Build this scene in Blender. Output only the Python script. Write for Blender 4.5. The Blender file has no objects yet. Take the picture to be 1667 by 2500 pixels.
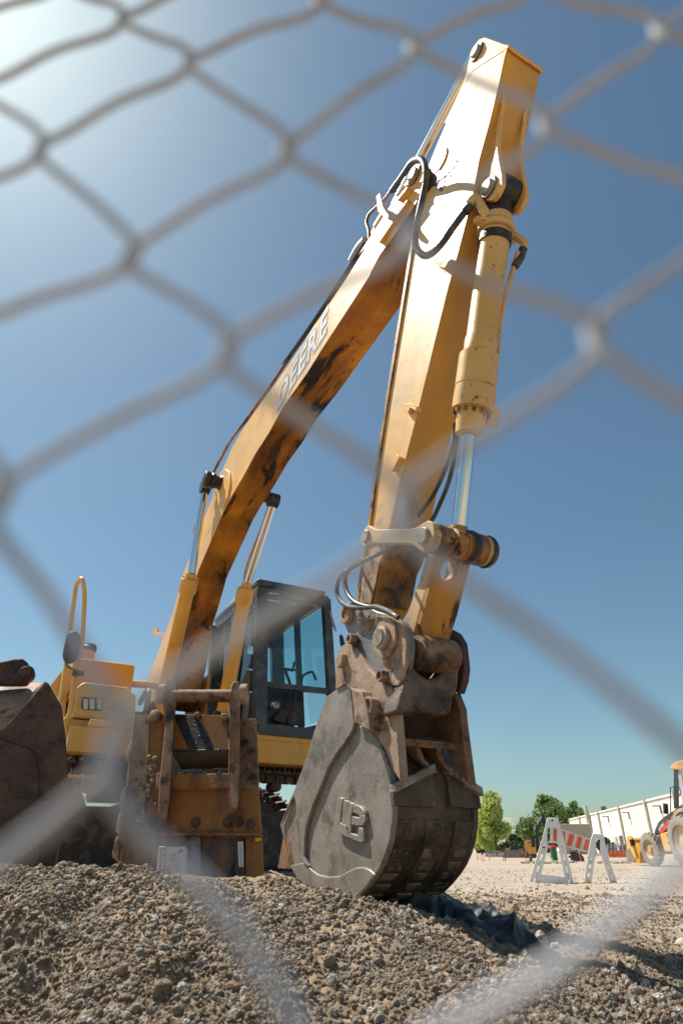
import bpy, math, random
import numpy as np
from mathutils import Vector, Matrix
random.seed(7); rng = np.random.default_rng(11)
scene = bpy.context.scene
# ---------------------------------------------------------------- camera
FPX = 1500.0; TH = math.atan(820 / 1500.0); CT_, ST_ = math.cos(TH), math.sin(TH); CZ = 0.6
cd = bpy.data.cameras.new("camera"); cam = bpy.data.objects.new("camera", cd); scene.collection.objects.link(cam)
cam.location = (0, 0, CZ); cam.rotation_euler = (math.pi / 2 + TH, 0, 0)
cd.sensor_fit = 'VERTICAL'; cd.sensor_height = 36.0; cd.lens = 36.0 * FPX / 2500.0
cd.clip_start = 0.01; cd.clip_end = 6000
cd.dof.use_dof = True; cd.dof.focus_distance = 5.2; cd.dof.aperture_fstop = 4.0
scene.camera = cam
# ---------------------------------------------------------------- light
SUN = Vector((-0.455, 0.255, 0.853)).normalized()
w = bpy.data.worlds.new("World"); scene.world = w; w.use_nodes = True
nt = w.node_tree; bg = nt.nodes["Background"]
sky = nt.nodes.new("ShaderNodeTexSky"); sky.sky_type = 'NISHITA'; sky.sun_disc = False
sky.sun_elevation = math.asin(SUN.z); sky.sun_rotation = math.atan2(SUN.x, SUN.y)
sky.air_density = 1.0; sky.dust_density = 1.0; sky.ozone_density = 1.0; sky.altitude = 50
tint = nt.nodes.new("ShaderNodeMix"); tint.data_type = 'RGBA'; tint.blend_type = 'MULTIPLY'; tint.inputs[0].default_value = 1.0; tint.inputs[7].default_value = (0.80, 0.975, 0.94, 1)
nt.links.new(sky.outputs[0], tint.inputs[6]); nt.links.new(tint.outputs[2], bg.inputs[0]); bg.inputs[1].default_value = 0.078
sl = bpy.data.lights.new("sun", 'SUN'); so = bpy.data.objects.new("sun", sl); scene.collection.objects.link(so)
sl.energy = 5.0; sl.angle = math.radians(0.5); sl.color = (1.0, 0.95, 0.87)
so.rotation_euler = SUN.to_track_quat('Z', 'Y').to_euler()
scene.view_settings.view_transform = 'Standard'; scene.view_settings.look = 'None'
scene.view_settings.exposure = 0.5; scene.view_settings.gamma = 1.0
# ---------------------------------------------------------------- picture geometry (photo pixels -> rays)
def ray(x, y):
    dx = x - 833.5; dy = y - 1250
    return Vector((dx, FPX * CT_ + dy * ST_, FPX * ST_ - dy * CT_)).normalized()
def crop(x0, y0, s): return lambda x, y: (x0 + x * s, y0 + y * s)
C1 = crop(800, 50, 600 / 1568); C2 = crop(400, 600, 650 / 1568); C3 = crop(800, 900, 500 / 1568)
C4 = crop(650, 1250, 600 / 1568); C5 = crop(650, 1650, 600 / 1568); C6 = crop(0, 1350, 450 / 1323)
C7 = crop(250, 1350, 600 / 1568); C8 = crop(1100, 1800, 567 / 1568); CB = crop(500, 1380, 370 / 1568)
CR = crop(1400, 1820, 267 / 1568); CTT = crop(1150, 1900, 300 / 1568); CL = crop(100, 1380, 300 / 1411)
CP = crop(250, 2000, 450 / 1568); C9 = crop(800, 2100, 867 / 1568)
CAM = Vector((0, 0, CZ))
class Plane:
    def __init__(s, p, n): s.p = Vector(p); s.n = Vector(n).normalized()
    def at(s, q, off=0.0):
        r = ray(*q); return CAM + r * ((off - (CAM - s.p).dot(s.n)) / r.dot(s.n))
AZ = math.atan((4000 - 833.5) / (FPX / CT_))
L = Vector((math.sin(AZ), math.cos(AZ), 0)); F = Vector((math.cos(AZ), -math.sin(AZ), 0)); Z = Vector((0, 0, 1))
B0 = Vector((0, 3.8, 0))
PB = Plane(B0, L)
def pl(q, off=0.0): return PB.at(q, off)
def plF(q, c): return Plane(B0, F).at(q, c)
def W(f, l, z): return B0 + F * f + L * l + Z * z
# ---------------------------------------------------------------- mesh building
class MB:
    def __init__(s): s.v = []; s.f = []; s.m = []
    def add(s, vs, fs, m=0):
        b = len(s.v); s.v += [tuple(v) for v in vs]
        for i, f in enumerate(fs):
            s.f.append([b + k for k in f]); s.m.append(m if isinstance(m, int) else m[i])
    def prism(s, pts, vec, side=0, edge=None, vecs=None):
        n = len(pts); edge = side if edge is None else edge
        pts = [Vector(p) for p in pts]
        far = [p + (Vector(vecs[i]) if vecs else Vector(vec)) for i, p in enumerate(pts)]
        nrm = Vector((0, 0, 0))
        for i in range(n): nrm += pts[i].cross(pts[(i + 1) % n])
        flip = nrm.dot(far[0] - pts[0]) > 0
        fs = [list(range(n)), list(range(2 * n - 1, n - 1, -1))] + [[i, i + n, (i + 1) % n + n, (i + 1) % n] for i in range(n)]
        if flip: fs = [f[::-1] for f in fs]
        s.add(pts + far, fs, [side, side] + [edge] * n); return s
    def box(s, c, a, b, d, m=0):          # centre and three half-axis vectors
        c, a, b, d = map(Vector, (c, a, b, d))
        s.prism([c - a - b - d, c + a - b - d, c + a + b - d, c - a + b - d], d * 2, m); return s
    def abox(s, x0, x1, y0, y1, z0, z1, m=0):
        return s.box(((x0 + x1) / 2, (y0 + y1) / 2, (z0 + z1) / 2), ((x1 - x0) / 2, 0, 0), (0, (y1 - y0) / 2, 0), (0, 0, (z1 - z0) / 2), m)
    def mbox(s, f0, f1, l0, l1, z0, z1, m=0):   # box in machine axes
        return s.box(W((f0 + f1) / 2, (l0 + l1) / 2, (z0 + z1) / 2), F * ((f1 - f0) / 2), L * ((l1 - l0) / 2), Z * ((z1 - z0) / 2), m)
    def bar(s, p, q, wv, hv, m=0):        # beam from p to q, half-size vectors
        p, q, wv, hv = map(Vector, (p, q, wv, hv))
        s.prism([p - wv - hv, p + wv - hv, p + wv + hv, p - wv + hv], q - p, m); return s
    def cyl(s, p, q, r, r2=None, n=28, m=0, cap=True):
        p, q = Vector(p), Vector(q); r2 = r if r2 is None else r2
        d = (q - p).normalized(); a = d.orthogonal().normalized(); b = d.cross(a)
        vs = []
        for o, rr in ((p, r), (q, r2)):
            vs += [o + (a * math.cos(2 * math.pi * k / n) + b * math.sin(2 * math.pi * k / n)) * rr for k in range(n)]
        fs = [[k, (k + 1) % n, (k + 1) % n + n, k + n] for k in range(n)]
        if cap: fs += [list(range(n))[::-1], list(range(n, 2 * n))]
        s.add(vs, fs, m); return s
    def lathe(s, p, axis, prof, n=32, m=0):
        p, d = Vector(p), Vector(axis).normalized(); a = d.orthogonal().normalized(); b = d.cross(a); vs = []; fs = []
        for (t, r) in prof:
            vs += [p + d * t + (a * math.cos(2 * math.pi * k / n) + b * math.sin(2 * math.pi * k / n)) * r for k in range(n)]
        for i in range(len(prof) - 1):
            for k in range(n): fs.append([i * n + k, i * n + (k + 1) % n, (i + 1) * n + (k + 1) % n, (i + 1) * n + k])
        s.add(vs, fs, m); return s
    def ring(s, p, axis, r0, r1, h, n=28, m=0):
        return s.lathe(p, axis, [(0, r0), (0, r1), (h, r1), (h, r0), (0, r0)], n, m)
    def tube(s, pts, r, n=10, sub=6, m=0, ribs=0):
        pts = [Vector(p) for p in pts]; path = []
        P = [pts[0] * 2 - pts[1]] + pts + [pts[-1] * 2 - pts[-2]]
        if sub > 1:
            for i in range(1, len(P) - 2):
                for k in range(sub):
                    t = k / sub; a, b, c, d = P[i - 1], P[i], P[i + 1], P[i + 2]
                    path.append(0.5 * ((2 * b) + (c - a) * t + (2 * a - 5 * b + 4 * c - d) * t * t + (3 * b - a - 3 * c + d) * t ** 3))
            path.append(pts[-1])
        else: path = pts
        vs = []; fs = []; up = None
        for i, p in enumerate(path):
            d = (path[min(i + 1, len(path) - 1)] - path[max(i - 1, 0)]).normalized()
            up = d.orthogonal().normalized() if up is None else (up - d * up.dot(d)).normalized()
            b = d.cross(up); rr = r * (1 + (0.12 if ribs and i % 2 else 0))
            vs += [p + (up * math.cos(2 * math.pi * k / n) + b * math.sin(2 * math.pi * k / n)) * rr for k in range(n)]
        for i in range(len(path) - 1):
            for k in range(n): fs.append([i * n + k, i * n + (k + 1) % n, (i + 1) * n + (k + 1) % n, (i + 1) * n + k])
        e = (len(path) - 1) * n
        fs += [list(range(n))[::-1], [e + k for k in range(n)]]
        s.add(vs, fs, m); return s
    def build(s, name, mats, parent=None, bevel=0.0, smooth=35, loc=None, seg=2):
        me = bpy.data.meshes.new(name)
        org = ROOTLOC.get(parent.name, Vector((0, 0, 0))) if parent else (Vector(loc) if loc else Vector((0, 0, 0)))
        me.from_pydata([(x - org.x, y - org.y, z - org.z) for x, y, z in s.v], [], s.f)
        mats = mats if isinstance(mats, (list, tuple)) else [mats]
        for m in mats: me.materials.append(m)
        if len(mats) > 1: me.polygons.foreach_set('material_index', s.m)
        me.update(); me.validate()
        if smooth:
            me.shade_smooth(); me.set_sharp_from_angle(angle=math.radians(smooth))
        o = bpy.data.objects.new(name, me); scene.collection.objects.link(o)
        if parent: o.parent = parent; ROOTLOC[o.name] = org
        else: o.location = org; ROOTLOC[o.name] = org
        if bevel:
            b = o.modifiers.new('bevel', 'BEVEL'); b.width = bevel; b.segments = seg; b.limit_method = 'ANGLE'; b.angle_limit = math.radians(38)
        return o
ROOTLOC = {}; EXLOC = W(-4.6, .2, .35)
def tag(o, label, cat, group=None, kind=None):
    o['label'] = label; o['category'] = cat
    if group: o['group'] = group
    if kind: o['kind'] = kind
    return o
def thing(name, label, cat, loc, group=None, local=False, rz=0):
    o = bpy.data.objects.new(name, None); scene.collection.objects.link(o); o.location = loc; o.empty_display_size = .2
    o.rotation_euler = (0, 0, rz)
    ROOTLOC[o.name] = Vector((0, 0, 0)) if local else Vector(loc)
    return tag(o, label, cat, group)
def structure(o): o['kind'] = 'structure'; return o
def copy_tree(o, parent=None):
    c = o.copy(); scene.collection.objects.link(c); c.parent = parent
    for ch in list(o.children): copy_tree(ch, c)
    return c
def text_mesh(txt, size, shear=0.0, offset=0.0, depth=0.0, spacing=1.0, font_mesh=None):
    c = bpy.data.curves.new('lettering', 'FONT'); c.body = txt; c.size = size; c.shear = shear; c.offset = offset; c.extrude = depth
    c.space_character = spacing; c.align_x = 'LEFT'
    o = bpy.data.objects.new('lettering', c); scene.collection.objects.link(o)
    bpy.context.view_layer.update()
    dg = bpy.context.evaluated_depsgraph_get(); me = o.evaluated_get(dg).to_mesh()
    vs = [v.co.copy() for v in me.vertices]; fs = [list(p.vertices) for p in me.polygons]
    o.evaluated_get(dg).to_mesh_clear(); bpy.data.objects.remove(o); bpy.data.curves.remove(c)
    return vs, fs
def put_text(name, txt, mat, parent, origin, xdir, ydir, height, length=None, shear=0., offset=0., depth=0.002, spacing=1.0):
    vs, fs = text_mesh(txt, 1.0, shear, offset, 0.0, spacing)
    x0 = min(v.x for v in vs); x1 = max(v.x for v in vs); y0 = min(v.y for v in vs); y1 = max(v.y for v in vs)
    sy = height / (y1 - y0); sx = length / (x1 - x0) if length else sy
    xd, yd = Vector(xdir).normalized(), Vector(ydir).normalized(); zd = xd.cross(yd)
    b = MB(); b.add([Vector(origin) + xd * ((v.x - x0) * sx) + yd * ((v.y - y0) * sy) + zd * depth for v in vs], fs)
    return b.build(name, mat, parent, smooth=0)
# ---------------------------------------------------------------- materials
def mat(name, base, rough=0.5, metal=0.0, dust=None, stain=None, stain2=None, bump=0.0, bscale=30, spec=0.5, coat=0.0, rvar=0.1, scr=None, vary=0.12, stretch=None, basis=None, edge=None, patch=None):
    """dust / stain = (colour, low, high, scale): noise above low..high takes the colour"""
    m = bpy.data.materials.new(name); m.use_nodes = True; n = m.node_tree; p = n.nodes['Principled BSDF']
    co = n.nodes.new('ShaderNodeTexCoord'); src = co.outputs['Object']; srcb = src
    if basis is not None:        # turn the coordinates so that x runs along the part, for streaks
        mb_ = n.nodes.new('ShaderNodeMapping'); mb_.inputs['Rotation'].default_value = basis; n.links.new(src, mb_.inputs[0]); srcb = mb_.outputs[0]
    def noise(scale, detail=8, rough_=0.6, st=None, dist=0.0):
        t = n.nodes.new('ShaderNodeTexNoise'); t.inputs['Scale'].default_value = scale; t.inputs['Detail'].default_value = detail
        t.inputs['Roughness'].default_value = rough_; t.inputs['Distortion'].default_value = dist
        if st:
            mp = n.nodes.new('ShaderNodeMapping'); mp.inputs['Scale'].default_value = st; n.links.new(srcb, mp.inputs[0]); n.links.new(mp.outputs[0], t.inputs['Vector'])
        else: n.links.new(src, t.inputs['Vector'])
        return t.outputs['Fac']
    def ramp(fac, lo, hi, a=0.0, b=1.0):
        r = n.nodes.new('ShaderNodeMapRange'); r.inputs['From Min'].default_value = lo; r.inputs['From Max'].default_value = hi
        r.inputs['To Min'].default_value = a; r.inputs['To Max'].default_value = b; n.links.new(fac, r.inputs['Value']); return r.outputs[0]
    def mix(fac, a, b):
        x = n.nodes.new('ShaderNodeMix'); x.data_type = 'RGBA'
        n.links.new(fac, x.inputs[0])
        for s_, v in ((x.inputs[6], a), (x.inputs[7], b)):
            if isinstance(v, tuple): s_.default_value = (*v, 1)
            else: n.links.new(v, s_)
        return x.outputs[2]
    lo = tuple(c * (1 - vary) for c in base); hi = tuple(min(1, c * (1 + vary)) for c in base)
    col = mix(ramp(noise(2.3, 5), .35, .65), lo, hi)
    rfac = ramp(noise(9, 6), .3, .7, max(0, rough - rvar), min(1, rough + rvar))
    if dust: col = mix(ramp(noise(dust[3], 9, .65, st=stretch), dust[1], dust[2]), col, dust[0])
    if stain:
        f_ = noise(stain[3], 10, .7, dist=.4, st=stretch)
        for (pp, pr, ps) in (patch or ()):      # grime gathers round a joint or a worn spot
            di = n.nodes.new('ShaderNodeVectorMath'); di.operation = 'DISTANCE'; di.inputs[1].default_value = pp - EXLOC; n.links.new(src, di.inputs[0])
            ad = n.nodes.new('ShaderNodeMath'); ad.operation = 'ADD'; n.links.new(f_, ad.inputs[0]); n.links.new(ramp(di.outputs['Value'], 0, pr, ps, 0), ad.inputs[1]); f_ = ad.outputs[0]
        col = mix(ramp(f_, stain[1], stain[2]), col, stain[0])
    if stain2: col = mix(ramp(noise(stain2[3], 12, .75), stain2[1], stain2[2]), col, stain2[0])
    if scr:
        for k, ang in enumerate((.5, 2.1, 1.2)):
            mp = n.nodes.new('ShaderNodeMapping'); mp.inputs['Rotation'].default_value = (ang, ang * .7, ang * 1.3); mp.inputs['Scale'].default_value = ((3, 90, 90), (4, 110, 110), (8, 260, 260))[k]
            n.links.new(src, mp.inputs[0]); t = n.nodes.new('ShaderNodeTexNoise'); t.inputs['Scale'].default_value = 1.0; t.inputs['Detail'].default_value = 3
            n.links.new(mp.outputs[0], t.inputs['Vector']); col = mix(ramp(t.outputs['Fac'], .63, .70, 0, .6), col, scr)
    if edge:                     # chipped, worn edges
        bv = n.nodes.new('ShaderNodeBevel'); bv.samples = 4; bv.inputs['Radius'].default_value = edge[1]; ge = n.nodes.new('ShaderNodeNewGeometry')
        dp = n.nodes.new('ShaderNodeVectorMath'); dp.operation = 'DOT_PRODUCT'; n.links.new(bv.outputs[0], dp.inputs[0]); n.links.new(ge.outputs['Normal'], dp.inputs[1])
        e1 = ramp(dp.outputs['Value'], .985, .90); e2 = ramp(noise(13, 8, .7), .46, .56); mm = n.nodes.new('ShaderNodeMath'); mm.operation = 'MULTIPLY'
        n.links.new(e1, mm.inputs[0]); n.links.new(e2, mm.inputs[1]); col = mix(mm.outputs[0], col, edge[0])
    n.links.new(col, p.inputs['Base Color']); n.links.new(rfac, p.inputs['Roughness'])
    p.inputs['Metallic'].default_value = metal; p.inputs['Specular IOR Level'].default_value = spec
    p.inputs['Coat Weight'].default_value = coat; p.inputs['Coat Roughness'].default_value = .12
    if bump:
        bn = n.nodes.new('ShaderNodeBump'); bn.inputs['Strength'].default_value = 1.0; bn.inputs['Distance'].default_value = bump
        n.links.new(noise(bscale, 8, .65), bn.inputs['Height']); n.links.new(bn.outputs[0], p.inputs['Normal'])
    return m
DUST = (.42, .34, .25)
M = {}
def basis_for(u):   # rotation that takes direction u to the x axis
    return Vector(u).rotation_difference(Vector((1, 0, 0))).to_euler()
BU = basis_for(pl(C2(1150, 250)) - pl(C2(600, 1150))); SU = basis_for(pl(C1(900, 1200)) - pl(C3(540, 900))); VZ = basis_for((0, 0, 1))
OBP = -.05
CHIP = ((.07, .04, .025), .010)
M['yellow'] = mat('yellow_paint', (.72, .34, .028), .42, dust=((.60, .38, .14), .46, .74, 1.6), stain=((.30, .14, .03), .58, .70, 2.6), stain2=((.07, .04, .02), .665, .70, 8), stretch=(.25, 1, 1), basis=VZ, bump=.0006, bscale=60, coat=.15, edge=CHIP)
M['yellow_side'] = mat('glare_pale_yellow_paint', (.69, .39, .10), .46, dust=((.60, .44, .24), .42, .70, 1.3), stain=((.38, .25, .13), .60, .70, 3), stain2=((.12, .075, .045), .69, .715, 9), stretch=(.2, 1, 1), basis=BU, bump=.0007, bscale=40, coat=.05, edge=CHIP, patch=[(pl(C3(400, 1180)), .16, .22), (pl(C1(690, 1000)), .22, .16)])  # sun glare on side faces put into a paler base under the dust
M['yellow_front'] = mat('shaded_yellow_paint', (.62, .30, .03), .45, dust=((.42, .24, .08), .44, .70, 2.2), stain=((.05, .035, .025), .60, .67, 3.2), stain2=((.04, .025, .02), .655, .69, 11), stretch=(.3, 1, 1), basis=SU, bump=.001, bscale=45, edge=CHIP, patch=[(pl(C3(860, 700), .12), .55, .13), (pl(C3(640, 1150), .1), .35, .12), (pl(C1(1100, 1000), .1), .35, .14)])  # shade of the front faces put into a deeper orange; scuffs are grime
M['yellow_dirty_and_shade'] = mat('greasy_and_shaded_yellow_paint', (.52, .25, .03), .5, dust=((.13, .065, .025), .42, .60, 3), stain=((.025, .018, .012), .52, .60, 6), stain2=((.35, .24, .14), .66, .75, 11), bump=.002, bscale=40, edge=CHIP)
M['lip_worn'] = mat('worn_brown_lip_steel', (.20, .145, .10), .5, metal=.1, dust=((.40, .33, .26), .44, .62, 9), stain=((.06, .04, .03), .54, .64, 7), bump=.004, bscale=40, edge=((.5, .43, .35), .015))
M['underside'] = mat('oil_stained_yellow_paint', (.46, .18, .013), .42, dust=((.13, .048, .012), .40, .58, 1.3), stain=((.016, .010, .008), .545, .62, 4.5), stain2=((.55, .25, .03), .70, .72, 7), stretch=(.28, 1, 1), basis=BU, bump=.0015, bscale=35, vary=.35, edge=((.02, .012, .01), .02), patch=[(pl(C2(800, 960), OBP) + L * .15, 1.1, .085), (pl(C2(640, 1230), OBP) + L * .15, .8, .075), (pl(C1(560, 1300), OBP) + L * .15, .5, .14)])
M['yellow_tube'] = mat('chipped_yellow_paint', (.68, .37, .07), .42, dust=((.56, .40, .18), .40, .7, 3), stain=((.05, .035, .025), .60, .62, 6), stain2=((.04, .03, .022), .605, .625, 19), stretch=(.5, 1, 1), basis=SU, bump=.0008, coat=.15, edge=CHIP)
M['shaded_plate'] = mat('scratched_shaded_yellow_paint', (.50, .22, .022), .5, dust=((.28, .16, .07), .46, .66, 4), stain=((.035, .022, .016), .575, .62, 13), stain2=((.42, .31, .2), .64, .74, 6), stretch=(.35, 1, 1), basis=SU, bump=.002, bscale=45, edge=CHIP)  # link's yellow paint with its shaded side put into the orange, plus scratches
M['dusty_yellow'] = mat('dusty_yellow_paint', (.55, .36, .16), .6, dust=((.40, .31, .21), .42, .62, 5), stain=((.10, .065, .04), .58, .66, 11), stain2=((.05, .035, .03), .66, .69, 24), bump=.002, bscale=55, edge=((.13, .08, .05), .012))
M['greasy_tube'] = mat('greasy_brown_orange_tube', (.42, .18, .03), .5, dust=((.10, .055, .035), .40, .52, 5), stain=((.02, .014, .012), .54, .60, 9), stain2=((.30, .22, .15), .66, .74, 15), bump=.003, bscale=50)
M['rust'] = mat('rusty_steel', (.21, .105, .05), .75, dust=((.30, .19, .11), .44, .62, 4), stain=((.035, .022, .017), .50, .62, 7), stain2=((.42, .30, .20), .66, .74, 18), bump=.004, bscale=45, edge=((.34, .22, .13), .012))
M['rust_pale'] = mat('dusty_rusty_steel', (.33, .205, .125), .75, dust=((.40, .29, .205), .44, .62, 6), stain=((.09, .05, .032), .50, .62, 7), stain2=((.46, .38, .30), .64, .72, 22), bump=.0035, bscale=50, edge=((.09, .055, .04), .012))
M['rust_orange'] = mat('orange_rusty_steel', (.34, .14, .028), .7, dust=((.14, .07, .04), .46, .60, 4), stain=((.03, .019, .013), .52, .66, 4), stain2=((.36, .24, .14), .60, .70, 14), stretch=(.35, 1, 1), basis=VZ, bump=.004, bscale=40, edge=((.38, .24, .13), .010))
M['steel'] = mat('scratched_grey_steel', (.225, .193, .158), .48, metal=.15, dust=((.31, .267, .22), .42, .62, 4), stain=((.10, .078, .06), .50, .66, 5), stain2=((.14, .075, .045), .64, .70, 16), bump=.0015, bscale=60, scr=(.50, .46, .41), edge=((.52, .46, .39), .012))
M['blue_steel'] = mat('worn_blue_grey_steel', (.17, .175, .18), .5, metal=.15, dust=((.31, .26, .21), .46, .66, 5), stain=((.10, .06, .04), .54, .66, 9), bump=.0015, bscale=60, scr=(.36, .36, .36), edge=((.25, .15, .09), .012))
M['shell'] = mat('mud_stained_steel', (.095, .064, .042), .6, metal=.1, dust=((.18, .12, .08), .46, .62, 6), stain=((.028, .02, .015), .48, .62, 5), stain2=((.32, .26, .20), .66, .72, 22), bump=.005, bscale=35, scr=(.2, .16, .13), edge=((.27, .20, .15), .010))
M['shell_worn'] = mat('worn_mud_stained_steel', (.30, .235, .165), .55, metal=.1, dust=((.10, .07, .05), .42, .60, 9), stain=((.05, .035, .025), .52, .62, 7), bump=.004, bscale=40, scr=(.3, .26, .2))
M['dark_rust'] = mat('dark_brown_rusty_steel', (.070, .037, .027), .7, dust=((.11, .068, .045), .45, .63, 4), stain=((.022, .016, .014), .5, .64, 7), stain2=((.19, .13, .10), .66, .73, 16), bump=.004, bscale=40, scr=(.14, .10, .08), edge=((.16, .10, .075), .012))
M['chrome'] = mat('chrome_rod', (.68, .68, .70), .11, metal=1.0, rvar=.03, vary=.02)
M['pin'] = mat('worn_pin_steel', (.36, .33, .30), .5, metal=.4, dust=((.30, .19, .11), .45, .6, 20), bump=.002, bscale=80)
M['grease_and_shade'] = mat('black_grease_and_shade', (.018, .014, .012), .35, dust=((.07, .04, .025), .5, .65, 14), bump=.008, bscale=45)
M['hose'] = mat('black_rubber_hose', (.03, .03, .03), .45, dust=((.12, .11, .10), .45, .75, 20), bump=.002, bscale=90)
M['hose_dusty'] = mat('dusty_rubber_hose', (.07, .065, .06), .6, dust=((.24, .21, .18), .40, .6, 18), bump=.002, bscale=90)
M['black'] = mat('black_painted_metal', (.018, .02, .024), .32, dust=((.05, .05, .052), .5, .75, 5), rvar=.08)
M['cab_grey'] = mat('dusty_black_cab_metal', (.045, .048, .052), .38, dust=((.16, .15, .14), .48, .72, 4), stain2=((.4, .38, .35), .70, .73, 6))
M['cab_light'] = mat('grey_metal_and_painted_sunlight', (.36, .37, .38), .4, dust=((.5, .49, .46), .45, .7, 3))  # pale grey metal; on the cab flank its colour carries the sunlight
M['plastic'] = mat('dark_plastic', (.035, .035, .037), .5)
M['seat'] = mat('dark_seat_cloth', (.05, .055, .06), .85)
M['track'] = mat('muddy_track_steel', (.06, .045, .035), .7, dust=((.18, .13, .09), .5, .7, 8), bump=.005, bscale=30)
M['box_card'] = mat('white_wet_card', (.62, .62, .62), .6, dust=((.42, .38, .34), .52, .68, 7), bump=.001)
M['white_plastic'] = mat('white_plastic', (.80, .80, .80), .4, dust=((.60, .55, .48), .58, .74, 5), vary=.03)
M['orange_sheet'] = mat('orange_reflective_sheeting', (.78, .13, .03), .5)
M['white_sheet'] = mat('white_reflective_sheeting', (.66, .64, .62), .5)
M['cone'] = mat('orange_cone_plastic', (.85, .13, .03), .5)
M['decal_grey'] = mat('grey_decal_film', (.30, .30, .29), .45)
M['decal_light'] = mat('pale_silver_decal_film', (.60, .60, .58), .4)
M['ink'] = mat('dark_ink', (.02, .02, .025), .6)
M['blue_ink'] = mat('blue_ink', (.03, .06, .22), .6)
M['red_ink'] = mat('red_ink', (.60, .06, .06), .6)
M['sticker_yellow'] = mat('yellow_sticker', (.80, .62, .06), .5)
M['sticker_white'] = mat('white_sticker', (.75, .75, .74), .5)
M['galv'] = mat('galvanised_wire', (.50, .50, .52), .8, metal=.0, spec=.12, dust=((.40, .39, .38), .5, .7, 60), vary=.05)
M['tyre'] = mat('dusty_grey_tyre', (.24, .215, .19), .85, dust=((.30, .26, .21), .42, .65, 4), bump=.004)
M['pale_yellow'] = mat('sunbleached_yellow_paint', (.74, .40, .08), .45, dust=((.66, .47, .22), .42, .72, 2), stain=((.45, .20, .04), .62, .72, 4), stain2=((.08, .045, .02), .70, .73, 14), coat=.1, edge=CHIP)
M['clod'] = mat('dried_mud', (.30, .22, .155), .95, dust=((.42, .34, .26), .45, .65, 12), stain=((.15, .10, .07), .5, .7, 14), bump=.01, bscale=30)
def glass(name, tint, alpha_rough=.02):
    m = bpy.data.materials.new(name); m.use_nodes = True; n = m.node_tree; p = n.nodes['Principled BSDF']; out = n.nodes['Material Output']
    tr = n.nodes.new('ShaderNodeBsdfTransparent'); tr.inputs[0].default_value = (*tint, 1)
    gl = n.nodes.new('ShaderNodeBsdfGlossy'); gl.inputs['Roughness'].default_value = alpha_rough
    lw = n.nodes.new('ShaderNodeLayerWeight'); lw.inputs[0].default_value = .5; pw = n.nodes.new('ShaderNodeMath'); pw.operation = 'POWER'; pw.inputs[1].default_value = 4.0; n.links.new(lw.outputs['Facing'], pw.inputs[0])
    fr = n.nodes.new('ShaderNodeMath'); fr.operation = 'MULTIPLY_ADD'; fr.inputs[1].default_value = .5; fr.inputs[2].default_value = .03; n.links.new(pw.outputs[0], fr.inputs[0])
    mx = n.nodes.new('ShaderNodeMixShader'); n.links.new(fr.outputs[0], mx.inputs[0]); n.links.new(tr.outputs[0], mx.inputs[1]); n.links.new(gl.outputs[0], mx.inputs[2])
    n.links.new(mx.outputs[0], out.inputs[0]); n.nodes.remove(p); return m
M['glass'] = glass('tinted_glass', (.79, .91, .91))
M['lens'] = glass('lamp_lens', (.75, .75, .75), .1)
# ================================================================ ground
def vnoise(x, y, seed):
    xi = np.floor(x).astype(np.int64); yi = np.floor(y).astype(np.int64); fx = x - xi; fy = y - yi
    fx = fx * fx * (3 - 2 * fx); fy = fy * fy * (3 - 2 * fy)
    def h(a, b):
        n = (a * 374761393 + b * 668265263 + seed * 1442695041) & 0xffffffff
        n = ((n ^ (n >> 13)) * 1274126177) & 0xffffffff
        return ((n ^ (n >> 16)) & 0xffff) / 65535.0
    return (h(xi, yi) * (1 - fx) + h(xi + 1, yi) * fx) * (1 - fy) + (h(xi, yi + 1) * (1 - fx) + h(xi + 1, yi + 1) * fx) * fy
def fbm(x, y, seed, o=4, g=.5):
    s = 0; a = 1; t = 0
    for k in range(o):
        s = s + a * vnoise(x * 2 ** k + 17.3 * k, y * 2 ** k - 9.1 * k, seed + k); t += a; a *= g
    return s / t
HX = ([-60, -12, -6, -3.4, -1.9, -1.45, -1.1, -.75, -.4, 0, .3, .6, 1.0, 1.6, 2.6, 5], [0, .1, .38, .48, .48, .47, .485, .46, .435, .385, .33, .24, .145, .07, .02, 0])
SY = ([-40, -3, 0, 1.2, 1.7, 2.2, 2.6, 2.95, 3.5, 5, 8, 12, 18], [0, .05, .12, .22, .36, .62, .86, 1.0, .93, .88, .78, .35, 0])
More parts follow.
